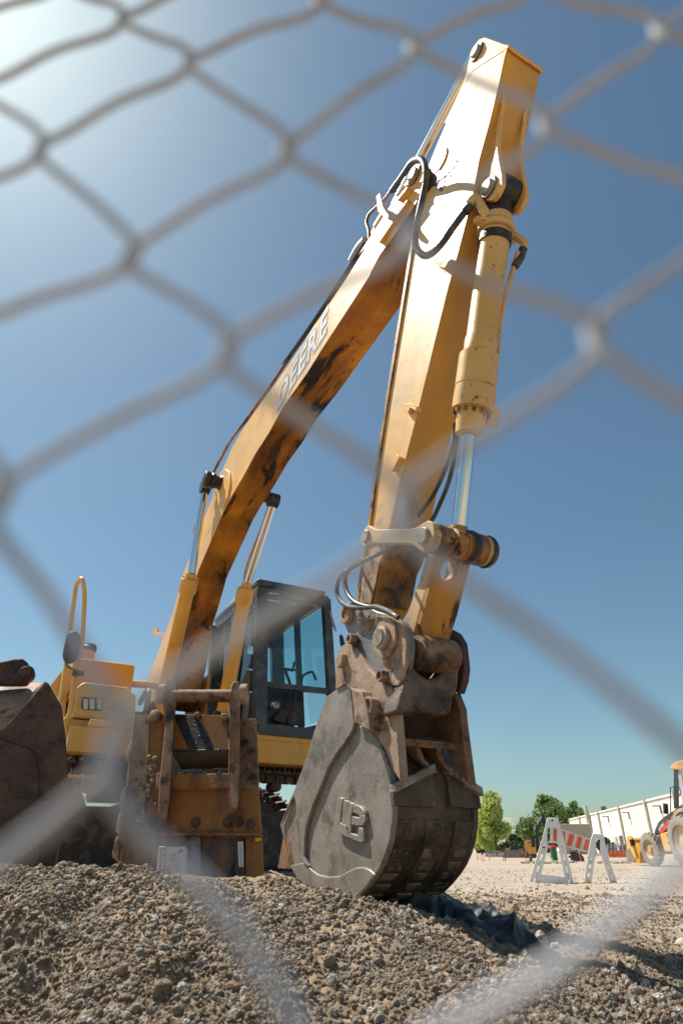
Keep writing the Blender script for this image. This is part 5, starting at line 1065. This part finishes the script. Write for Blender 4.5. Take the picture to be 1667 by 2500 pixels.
wheel(w0, .55, .27, .30, 'front_wheel'); wheel(w0 - NS * 1.7, .55, .27, .30, 'front_wheel')
w1 = PK.at(CR(1625, 1385), .05); w1.z = .80; wheel(w1, .82, .40, .48, 'rear_wheel'); wheel(w1 - NS * 1.6, .82, .40, .48, 'rear_wheel')
hd_ = kpr('hood', ((1145, 1290), (1160, 1210), (1200, 1110), (1290, 1020), (1440, 925), (1560, 830), (1600, 830), (1600, 950), (1440, 945), (1385, 1060), (1370, 1200), (1250, 1290)), -.25, 1.0, 'cab_grey')
kpr('red_panel', ((1216, 1240), (1340, 1062), (1378, 1066), (1374, 1125), (1262, 1262)), -.23, .03, 'red_ink', hd_, 0)
a0, a1 = PK.at(CR(1200, 1195), -.22), PK.at(CR(1275, 1095), -.22); put_text('lettering', '410K', M['sticker_white'], hd_, a0, a1 - a0, (a1 - a0).cross(-NS) * -1, .16, (a1 - a0).length, shear=.2, offset=.02, depth=0.01)
kpr('fender', ((1362, 1330), (1378, 1150), (1400, 1040), (1432, 950), (1500, 905), (1640, 880), (1640, 930), (1500, 960), (1455, 1010), (1420, 1100), (1390, 1230), (1385, 1330)), .1, .5, 'dusty_yellow')
kpr('step_box', ((1228, 1268), (1382, 1222), (1392, 1520), (1292, 1520)), -.1, .5, 'pale_yellow')
kpr('chassis', ((1060, 1350), (1230, 1290), (1600, 1250), (1640, 1500), (1300, 1560), (1100, 1540)), -.5, .8, 'track')
kpr('cab_post', ((1428, 345), (1480, 348), (1480, 880), (1428, 905)), -.15, .08, 'black'); kpr('cab_post', ((1428, 345), (1480, 348), (1480, 880), (1428, 905)), -1.35, .08, 'black')
kpr('rear_post', ((1482, 380), (1530, 365), (1610, 900), (1560, 900)), -.10, .06, 'cab_light')
kpr('roof', ((1368, 345), (1372, 300), (1400, 268), (1450, 232), (1560, 200), (1850, 190), (1850, 350), (1700, 350), (1500, 350)), .0, 1.6, 'pale_yellow', bev=.04)
for pts in (((1385, 990), (1384, 800), (1384, 605), (1400, 597), (1428, 597)), ((1478, 600), (1512, 603), (1524, 640), (1524, 700), (1505, 724), (1450, 716))):
    MB().tube([PK.at(CR(x, y), -.1) for x, y in pts], .018, n=8).build('grab_handle', M['black'], bh)
a0 = PK.at(CR(1318, 975), -.7); a1 = PK.at(CR(1312, 838), -.7); MB().cyl(a0, a1, .09).build('exhaust', M['black'], bh)
lb = kpr('loader_bucket', ((752, 1305), (800, 1288), (820, 1300), (880, 1500), (872, 1680), (745, 1668), (758, 1480)), .2, .05, 'pale_yellow')
kpr('bucket_shell', ((800, 1330), (1000, 1345), (1045, 1690), (870, 1685)), -.1, .04, 'yellow', lb); kpr('wear_plate', ((762, 1500), (790, 1470), (850, 1600), (868, 1675), (748, 1664)), .22, .02, 'steel', lb, .004)
kpr('loader_arm', ((815, 1325), (860, 1322), (1060, 1325), (1120, 1400), (1100, 1440), (1040, 1352), (830, 1362)), -.05, .1, 'yellow')
MB().cyl(PK.at(CR(832, 1380), .24), PK.at(CR(905, 1615), .24), .07).build('loader_cylinder', M['yellow'], bh); MB().cyl(PK.at(CR(826, 1350), .24), PK.at(CR(850, 1440), .24), .09).build('hose_bundle', M['black'], bh)
# ================================================================ far background
def place(x, d, y=2085):
    r = ray(x, y); h = math.hypot(r.x, r.y); return Vector((r.x / h * d, r.y / h * d, 0))
def zat_(x, y, d): r = ray(x, y); return CZ + r.z / math.hypot(r.x, r.y) * d
M['wall_white'] = mat('white_painted_block_wall', (.76, .72, .64), .8, dust=((.66, .62, .55), .48, .7, .4), bump=.01, bscale=2, vary=.04)
M['wall_tan'] = mat('tan_painted_metal', (.42, .35, .27), .7, vary=.05)
M['trim'] = mat('beige_trim', (.50, .46, .38), .7); M['dark_open'] = mat('dark_doorway', (.09, .075, .06), .8)
bld = thing('warehouse', 'long white windowless warehouse wall with beige pilasters', 'building', (46, 105, 0))
wa, wb = Vector((33.0, 28.0, 0)), Vector((60.5, 200, 0)); wu = (wb - wa).normalized(); wn = Vector((wu.y, -wu.x, 0))
b = MB(); b.prism([wa + Z * -1, wb + Z * -1, wb + Z * 6.5, wa + Z * 6.5], wn * 40); b.build('wall', M['wall_white'], bld)
b = MB(); b.prism([wa + Z * 6.5 - wn * .15, wb + Z * 6.5 - wn * .15, wb + Z * 6.75 - wn * .15, wa + Z * 6.75 - wn * .15], wn * 1); b.build('parapet', M['wall_white'], bld)
def onwall(x): r = ray(x, 2000); t = wa.x * wu.y - wa.y * wu.x; den = r.x * wu.y - r.y * wu.x; s = t / den; return Vector((r.x * s, r.y * s, 0))
for x in (1373, 1415, 1440, 1463, 1516, 1584, 1660):
    p = onwall(x); MB().bar(p + Z * -.5 - wn * .2, p + Z * 6.9 - wn * .2, wu * .26, wn * .12).build('pilaster', M['trim'], bld)
p = onwall(1440); MB().bar(p + Z * 5 - wn * .5, p + Z * 8.3 - wn * .5, wu * .5, wn * .3).build('vent_stack', M['trim'], bld)
for x in (1485, 1537, 1618):
    p = onwall(x); b = MB(); b.bar(p + Z * 5.6 - wn * 1.0, p + Z * 5.6, wu * .25, Z * .06); b.bar(p + Z * 4.6 - wn * .1, p + Z * 5.6 - wn * .1, wu * .05, wn * .05); b.build('wall_lamp', M['plastic'], bld)
p = onwall(1508); b = MB(); b.bar(p + Z * 0 - wn * .12, p + Z * 2.4 - wn * .12, wu * 1.1, wn * .1); dr = b.build('doorway', M['dark_open'], bld); p = onwall(1494); MB().bar(p - wn * .12, p + Z * 2.3 - wn * .12, wu * 1.0, wn * .12).build('door', M['trim'], bld)
cta, ctb = place(1366, 80), place(1451, 80); zc1 = zat_(1410, 2012, 80)
b = MB(); b.prism([cta + Z * -.2, ctb + Z * -.2, ctb + Z * (zc1), cta + Z * (zc1 + .05)], Vector((.9, 2.4, 0)) * 2.5); o = b.build('storage_container', M['wall_tan'], None, loc=cta, bevel=.03); tag(o, 'plain tan storage container behind the striped barricade', 'container')
# hill
hx, hy = np.meshgrid(np.linspace(-300, 900, 110), np.linspace(820, 1700, 70))
def bump_(cx, cy, sx, sy, a): return a * np.exp(-((hx - cx) / sx) ** 2 - ((hy - cy) / sy) ** 2)
hz = bump_(235, 1000, 60, 140, 38) + bump_(330, 1150, 130, 160, 36) + bump_(60, 1200, 160, 150, 22) + bump_(560, 1300, 160, 150, 30) + (fbm(hx / 60, hy / 60, 77) - .5) * 14 - 8
def hill_mat():
    m = mat('hazed_grass_hillside', (.27, .30, .19), .95, dust=((.10, .16, .10), .50, .56, .022), stain=((.08, .13, .09), .56, .6, .06), vary=.1); return m  # distance haze put into a pale grass colour
structure(grid_mesh('hills', hx, hy, hz, hill_mat()))
# ---------------- trees
def leaf_mat(name, a, b):
    m = bpy.data.materials.new(name); m.use_nodes = True; n = m.node_tree; p = n.nodes['Principled BSDF']; out = n.nodes['Material Output']
    co = n.nodes.new('ShaderNodeTexCoord'); t = n.nodes.new('ShaderNodeTexNoise'); t.inputs['Scale'].default_value = 1.3; t.inputs['Detail'].default_value = 5; n.links.new(co.outputs['Object'], t.inputs['Vector'])
    x = n.nodes.new('ShaderNodeMix'); x.data_type = 'RGBA'; x.inputs[6].default_value = (*a, 1); x.inputs[7].default_value = (*b, 1)
    r = n.nodes.new('ShaderNodeMapRange'); r.inputs['From Min'].default_value = .35; r.inputs['From Max'].default_value = .65; n.links.new(t.outputs['Fac'], r.inputs[0]); n.links.new(r.outputs[0], x.inputs[0])
    n.links.new(x.outputs[2], p.inputs['Base Color']); p.inputs['Roughness'].default_value = .6
    tl = n.nodes.new('ShaderNodeBsdfTranslucent'); n.links.new(x.outputs[2], tl.inputs[0]); ms = n.nodes.new('ShaderNodeMixShader'); ms.inputs[0].default_value = .4
    n.links.new(p.outputs[0], ms.inputs[1]); n.links.new(tl.outputs[0], ms.inputs[2]); n.links.new(ms.outputs[0], out.inputs[0]); return m
LM = {'lime': leaf_mat('spring_leaves', (.36, .45, .08), (.54, .60, .19)), 'green': leaf_mat('green_leaves', (.10, .17, .04), (.22, .30, .09)), 'dark': leaf_mat('dark_leaves', (.035, .06, .02), (.08, .12, .04))}
M['bark'] = mat('grey_brown_bark', (.12, .085, .06), .9, bump=.02)
def tree(name, label, base, h, wd, m, shape='oval', n=4500, leaf=.22, trunk_h=.16, cat='tree', seed=1, group=None):
    R = np.random.default_rng(seed); rr = random.Random(seed)
    root = thing(name, label, cat, base, group, local=True)
    blobs = []
    nb = 26
    for k in range(nb):
        t = rr.random(); z = h * (trunk_h + (1 - trunk_h) * (.06 + .9 * t))
        prof = math.sin(math.pi * min(1, .12 + .88 * t) ** (.75)) if shape == 'oval' else (1 - t) ** .7 * min(1, t * 5 + .45)
        rad = wd * .5 * prof * math.sqrt(rr.random()) * .85; a = rr.random() * 6.28
        blobs.append((rad * math.cos(a), rad * math.sin(a), z, wd * (.12 + .12 * rr.random()) * (.5 + .5 * prof)))
    if shape == 'cone': blobs += [(rr.uniform(-.1, .1) * wd, rr.uniform(-.1, .1) * wd, h * (.80 + .05 * k), wd * (.10 - .018 * k)) for k in range(4)]
    bl = np.array(blobs); idx = R.choice(len(bl), n, p=(bl[:, 3] ** 2) / (bl[:, 3] ** 2).sum())
    dv = R.normal(size=(n, 3)); dv /= np.linalg.norm(dv, axis=1)[:, None]
    c = bl[idx, :3] + dv * (bl[idx, 3] * (.55 + .6 * R.random(n)))[:, None]
    u = R.normal(size=(n, 3)); u /= np.linalg.norm(u, axis=1)[:, None]; v = np.cross(u, R.normal(size=(n, 3))); v /= np.linalg.norm(v, axis=1)[:, None]
    s = (leaf * (.5 + R.random(n)))[:, None]
    co = np.stack([c - u * s * .5, c + v * s * .32, c + u * s * .5, c - v * s * .32], 1).reshape(-1, 3).astype(np.float32)
    me = bpy.data.meshes.new('crown'); me.vertices.add(4 * n); me.vertices.foreach_set('co', co.ravel()); me.loops.add(4 * n); me.loops.foreach_set('vertex_index', np.arange(4 * n, dtype=np.int32))
    me.polygons.add(n); me.polygons.foreach_set('loop_start', np.arange(0, 4 * n, 4, dtype=np.int32)); me.update(calc_edges=True); me.materials.append(LM[m])
    o = bpy.data.objects.new('crown', me); scene.collection.objects.link(o); o.parent = root
    b = MB(); b.cyl((0, 0, -.2), (0, 0, h * .55), h * .022, h * .01, n=10)
    for k in range(9):
        x, y, z, r0 = blobs[k]; z0 = h * rr.uniform(trunk_h * .8, .45); b.cyl((0, 0, z0), (x, y, z), h * .009, h * .003, n=6)
    b.build('trunk', M['bark'], root)
    return root
def tree_px(name, label, xc, ytop, wpx_, d, m, **k):
    base = place(xc, d); base.z = -.15; tree(name, label, base, zat_(xc, ytop, d) + .15, wpx_ / 1760 * d, m, **k)
cx = lambda v: CTT(v, 0)[0]; cy = lambda v: CTT(0, v)[1]
tree_px('street_tree', 'tallest bright lime green young tree just right of the digging bucket', cx(330), cy(165), 112, 60, 'lime', shape='cone', n=9000, leaf=.20, seed=3, group='lime green trees')
tree_px('street_tree', 'lime green tree half hidden behind the digging bucket', cx(140), cy(310), 70, 70, 'lime', shape='cone', n=5000, leaf=.22, seed=8, group='lime green trees')
tree_px('broadleaf_tree', 'large round dark green tree behind the left end of the barricade', cx(1030), cy(215), 128, 110, 'green', n=9000, leaf=.42, seed=5, trunk_h=.12)
tree_px('broadleaf_tree', 'lower dark green tree right of the large round one, above the warehouse roof', cx(1400), cy(315), 90, 235, 'green', n=5000, leaf=.8, seed=6, trunk_h=.1)
tree_px('broadleaf_tree', 'small tree top showing above the middle of the warehouse roof', 1493, 1968, 60, 240, 'green', n=3500, leaf=.8, seed=12, trunk_h=.1)
tree_px('broadleaf_tree', 'dark green bushy tree standing in front of the hills', cx(670), cy(625), 74, 120, 'dark', n=5000, leaf=.5, seed=14, trunk_h=.05)
for k, (xx, yt, ww, lb_) in enumerate(((1185, cy(860), 60, 'dark hedge under the tree half hidden by the bucket'), (1240, cy(840), 60, 'dark hedge under the tallest lime tree'), (1300, cy(800), 70, 'dark hedge behind the compact excavator'), (1480, 2045, 50, 'dark shrub left of the warehouse door'))):
    tree_px('hedge', lb_, xx, yt, ww, 92 + k, 'dark', n=2500, leaf=.35, seed=20 + k, trunk_h=0, cat='hedge')
# ---------------- grey board fence, posts, cones
def bgpr(name, crop_, pts, d, dep, m, par=None, bev=.01, loc=None):
    r0 = ray(*crop_(*pts[0])); n_ = Vector((-r0.x, -r0.y, 0)).normalized(); pln = Plane(n_ * -d, n_); b = MB(); b.prism([pln.at(crop_(x, y)) for x, y in pts], n_ * -dep)
    return b.build(name, M[m], par, bevel=bev, loc=loc or (pln.at(crop_(*pts[0]))))
M['grey_board'] = mat('weathered_grey_boards', (.32, .30, .28), .85, stretch=(1, 1, .2), stain=((.16, .14, .13), .5, .65, 2))
fn = thing('board_fence', 'low weathered grey board fence under the lime tree', 'fence', place(1210, 56))
for k in range(14):
    x = 178 + k * 15.5; bgpr('board', CTT, ((x, 920 + (k % 3) * 5), (x + 13, 921 + (k % 3) * 5), (x + 13, 1012), (x, 1012)), 56, .05, 'grey_board', fn)
def cone_at(name, label, crop_, x, y0, y1, d, w_, group=None, stripe=True, master={}):
    p = place(*[crop_(x, y1)[0]], d); z0 = zat_(*crop_(x, y1), d); z1 = zat_(*crop_(x, y0), d); h = z1 - z0
    if 'o' not in master:
        r = thing(name, label, 'traffic post', (p.x, p.y, z0), group, local=True)
        MB().lathe((0, 0, 0), (0, 0, 1), [(0, .0), (0, .19), (.05, .17), (.05, .05), (.95, .035), (1, .02), (1, 0)], n=14).build('body', M['cone'], r)
        for z_ in (.62, .80): MB().lathe((0, 0, 0), (0, 0, 1), [(z_, .050), (z_ + .09, .046)], n=14).build('reflective_band', M['white_sheet'], r)
        master['o'] = r
    else:
        r = copy_tree(master['o']); tag(r, label, 'traffic post', group)
    r.location = (p.x, p.y, z0); r.scale = (h, h, h); return r
G_ = 'orange traffic posts across the site'
for x, y0, y1, lb_ in ((68, 955, 1042, 'orange traffic post nearest the edge of the bucket'), (126, 945, 1050, 'orange traffic post, left one of the close pair near the bucket'), (154, 945, 1055, 'orange traffic post, right one of the close pair near the bucket'), (226, 950, 1066, 'single orange traffic post in front of the board fence'), (402, 940, 1064, 'orange traffic post beside the dark stake'), (692, 945, 1062, 'orange traffic post left of the green utility box'), (88, 960, 1030, 'orange traffic post behind the leftmost one'), (745, 905, 1000, 'tall orange traffic post beside the compact excavator'), (660, 930, 1010, 'orange traffic post in front of the loader'),):
    cone_at('traffic_post', lb_, CTT, x, y0, y1, 37, 1, G_)
cone_at('traffic_post', 'red-orange leaning post right of the parked trailer', CR, 90, 1500, 1665, 37, 1, G_).rotation_euler = (0, -.12, 0)
for x in (535, 600, 655, 705, 745): cone_at('traffic_post', {535: 'orange post at the left end of the netting', 600: 'second orange post from the left end of the netting', 655: 'orange post below the green parked car', 705: 'orange post between the green car and the loader bucket', 745: 'orange post touching the loader bucket'}[x], CR, x, 1520, 1600, 46, 1, G_)
o = bgpr('stake', CTT, ((426, 860), (438, 858), (442, 1064), (430, 1064)), 37, .1, 'bark', None); tag(o, 'dark wooden stake beside an orange traffic post', 'stake')
o = bgpr('green_box', CTT, ((738, 1000), (778, 1000), (780, 1082), (738, 1084)), 36, .3, 'track', None); M['green_paint'] = mat('green_paint', (.03, .16, .07), .6); o.data.materials[0] = M['green_paint']; tag(o, 'small green utility box on the dirt', 'box')
bb = MB(); p = place(1351, 40); bb.lathe((p.x, p.y, zat_(1351, cy(1055), 40)), Z, [(0, 0), (0, .18), (.55, .18), (.56, .2), (.60, .2), (.60, 0)], n=20); o = bb.build('barrel', M['green_paint'], None, loc=p); tag(o, 'green barrel with a red lid seen between the legs of the barricade', 'barrel')
bb = MB(); bb.lathe((p.x, p.y, zat_(1351, cy(1055), 40) + .6), Z, [(0, .21), (.12, .20), (.14, 0)], n=20); bb.build('lid', M['red_ink'], o)
o = bgpr('white_pipe', CTT, ((962, 958), (975, 950), (1050, 1050), (1040, 1060)), 38, .1, 'white_plastic', None); tag(o, 'white pipe leaning at a slant beside the green barrel', 'pipe')
pole = MB(); p0 = place(1287, 62); pole.cyl((p0.x, p0.y, -.1), (p0.x - .25, p0.y, zat_(1284, cy(500), 62)), .09, .06); o = pole.build('utility_pole', M['bark'], None, loc=p0); tag(o, 'thin bare wooden pole in front of the hills', 'pole')
# compact excavator with a dark arm
ce = thing('compact_excavator', 'small yellow excavator with a dark folded arm behind the barricade', 'excavator', place(1300, 48))
for nm, pts, m, dp in (('body', ((678, 800), (760, 795), (815, 800), (822, 860), (830, 960), (770, 965), (690, 930), (680, 900)), 'yellow', 1.6), ('cab', ((755, 750), (800, 745), (812, 800), (815, 880), (765, 880)), 'black', 1.2), ('track', ((640, 965), (830, 965), (840, 1010), (800, 1035), (650, 1030)), 'track', 1.8),
                       ('boom', ((818, 860), (820, 700), (835, 600), (890, 520), (905, 560), (860, 625), (856, 720), (862, 860)), 'black', .35), ('stick', ((895, 455), (925, 445), (950, 560), (958, 700), (930, 680), (905, 560)), 'black', .3), ('boom_cylinder', ((835, 560), (850, 545), (895, 480), (900, 500), (862, 570), (842, 600)), 'cab_light', .2), ('counterweight', ((795, 615), (820, 610), (820, 655), (796, 655)), 'cab_light', .3), ('window', ((730, 808), (748, 808), (748, 832), (730, 832)), 'black', .02)):
    bgpr(nm, CTT, pts, 47.9 if nm == 'window' else 48, dp, m, ce)
rl = thing('wheel_loader', 'yellow and black loader with a raised black arm, left of the compact excavator', 'loader', place(1255, 50))
for nm, pts, m, dp in (('body', ((430, 900), (470, 890), (500, 905), (500, 990), (440, 1000), (430, 960)), 'yellow', 1.5), ('engine', ((500, 860), (560, 850), (600, 880), (600, 980), (500, 985)), 'black', 1.5), ('arm', ((480, 830), (560, 785), (580, 800), (585, 900), (570, 905), (562, 815), (490, 845)), 'black', .25), ('hood', ((590, 905), (655, 900), (660, 980), (590, 985)), 'cab_light', 1.2), ('blade', ((555, 960), (650, 965), (650, 1025), (560, 1025)), 'yellow', .4)):
    bgpr(nm, CTT, pts, 50, dp, m, rl)
for x in (470, 560, 640): p = Plane(place(1255, 49.8), Vector((-.25, -.97, 0))).at(CTT(x, 1000)); MB().cyl(p, p + Vector((.1, .4, 0)), .42, n=18).build('wheel', M['tyre'], rl)
tr_ = thing('utility_trailer', 'dark open trailer seen between the two barricade frames', 'trailer', place(1400, 38))
for nm, pts, m, dp in (('bed', ((1235, 990), (1350, 985), (1355, 1010), (1240, 1015)), 'track', 1.2), ('rack', ((1262, 912), (1335, 905), (1342, 922), (1270, 930)), 'dusty_yellow', .8), ('front_rail', ((1260, 912), (1272, 912), (1278, 990), (1262, 990)), 'track', .8), ('rear_rail', ((1332, 905), (1344, 905), (1350, 985), (1336, 985)), 'track', .8), ('load', ((1275, 940), (1330, 935), (1330, 970), (1275, 975)), 'dark_rust', .8)):
    bgpr(nm, CTT, pts, 38, dp, m, tr_)
for x in (1340, 1365): p = Plane(place(1410, 37.8), Vector((-.25, -.97, 0))).at(CTT(x, 1035)); MB().cyl(p, p + Vector((.05, .2, 0)), .28, n=18).build('wheel', M['hose'], tr_)
M['car_green'] = mat('dark_green_car_paint', (.05, .13, .11), .3, coat=.6)
car = thing('parked_car', 'dark green parked car behind the wire fence by the warehouse', 'car', place(1518, 60))
bgpr('body', CR, ((615, 1490), (640, 1470), (760, 1465), (775, 1520), (765, 1580), (620, 1585)), 60, 3.5, 'car_green', car, .08); bgpr('cabin', CR, ((640, 1470), (660, 1430), (700, 1418), (755, 1425), (765, 1466)), 60, 2.2, 'black', car, .05)
bgpr('headlight', CR, ((622, 1500), (640, 1498), (640, 1515), (622, 1517)), 59.9, .05, 'white_plastic', car, 0)
for x in (640, 750): p = Plane(place(1515, 59.8), Vector((-.4, -.9, 0))).at(CR(x, 1585)); MB().cyl(p, p + Vector((.1, .25, 0)), .33, n=18).build('wheel', M['hose'], car)
wf = thing('wire_fence', 'low site fence of thin wire panels near the warehouse', 'fence', place(1505, 52))
bb = MB(); pf = Plane(place(1505, 52), Vector((-.4, -.9, 0)))
for k in range(6):
    x = 480 + k * 55; a, c = pf.at(CR(x, 1410)), pf.at(CR(x, 1610)); MB().cyl(a, c, .03, n=6).build('post', M['galv'], wf)
for k in range(28): a, c = pf.at(CR(480 + k * 10, 1412)), pf.at(CR(480 + k * 10, 1605)); bb.bar(a, c, (.006, 0, 0), (0, .006, 0))
for y in (1412, 1460, 1510, 1560, 1604): a, c = pf.at(CR(480, y)), pf.at(CR(755, y)); bb.bar(a, c, (0, .01, 0), (0, 0, .01))
bb.build('wire_panel', M['galv'], wf)
M['netting'] = mat('orange_netting', (.80, .16, .04), .7)
nn_ = MB(); pf = Plane(place(1505, 49), Vector((-.4, -.9, 0)))
for k in range(40): a, c = pf.at(CR(500 + k * 6.3, 1515 + 6 * math.sin(k * .7))), pf.at(CR(500 + k * 6.3, 1600)); nn_.bar(a, c, (.014, 0, 0), (0, .01, 0))
for k in range(7): a, c = pf.at(CR(500, 1518 + k * 13)), pf.at(CR(748, 1516 + k * 13)); nn_.bar(a, c, (0, .01, 0), (0, 0, .014))
o = nn_.build('safety_netting', M['netting'], None, loc=place(1505, 49)); tag(o, 'orange plastic safety netting strung in front of the wire fence', 'netting')
for k, (xx, yy, d_, s_) in enumerate(((1290, 2106, 33, .35), (1330, 2107, 33, .5), (1360, 2104, 34, .4), (1478, 2108, 32, .5), (1500, 2106, 33, .35))):
    p = place(xx, d_); b = MB(); mudlumps(b, lambda: Vector((p.x + random.gauss(0, s_), p.y + random.gauss(0, .2), random.uniform(-.02, .02))), 24, .04, .13, Z)
    o = b.build('dirt_heap', M['clod'], None, loc=p); tag(o, ['low dirt heap beside the green utility box', 'low dirt heap in front of the compact excavator', 'low dirt heap below the green barrel', 'low dirt heap left of the loader bucket', 'small dirt heap nearest the loader bucket'][k], 'dirt heap', kind='stuff')
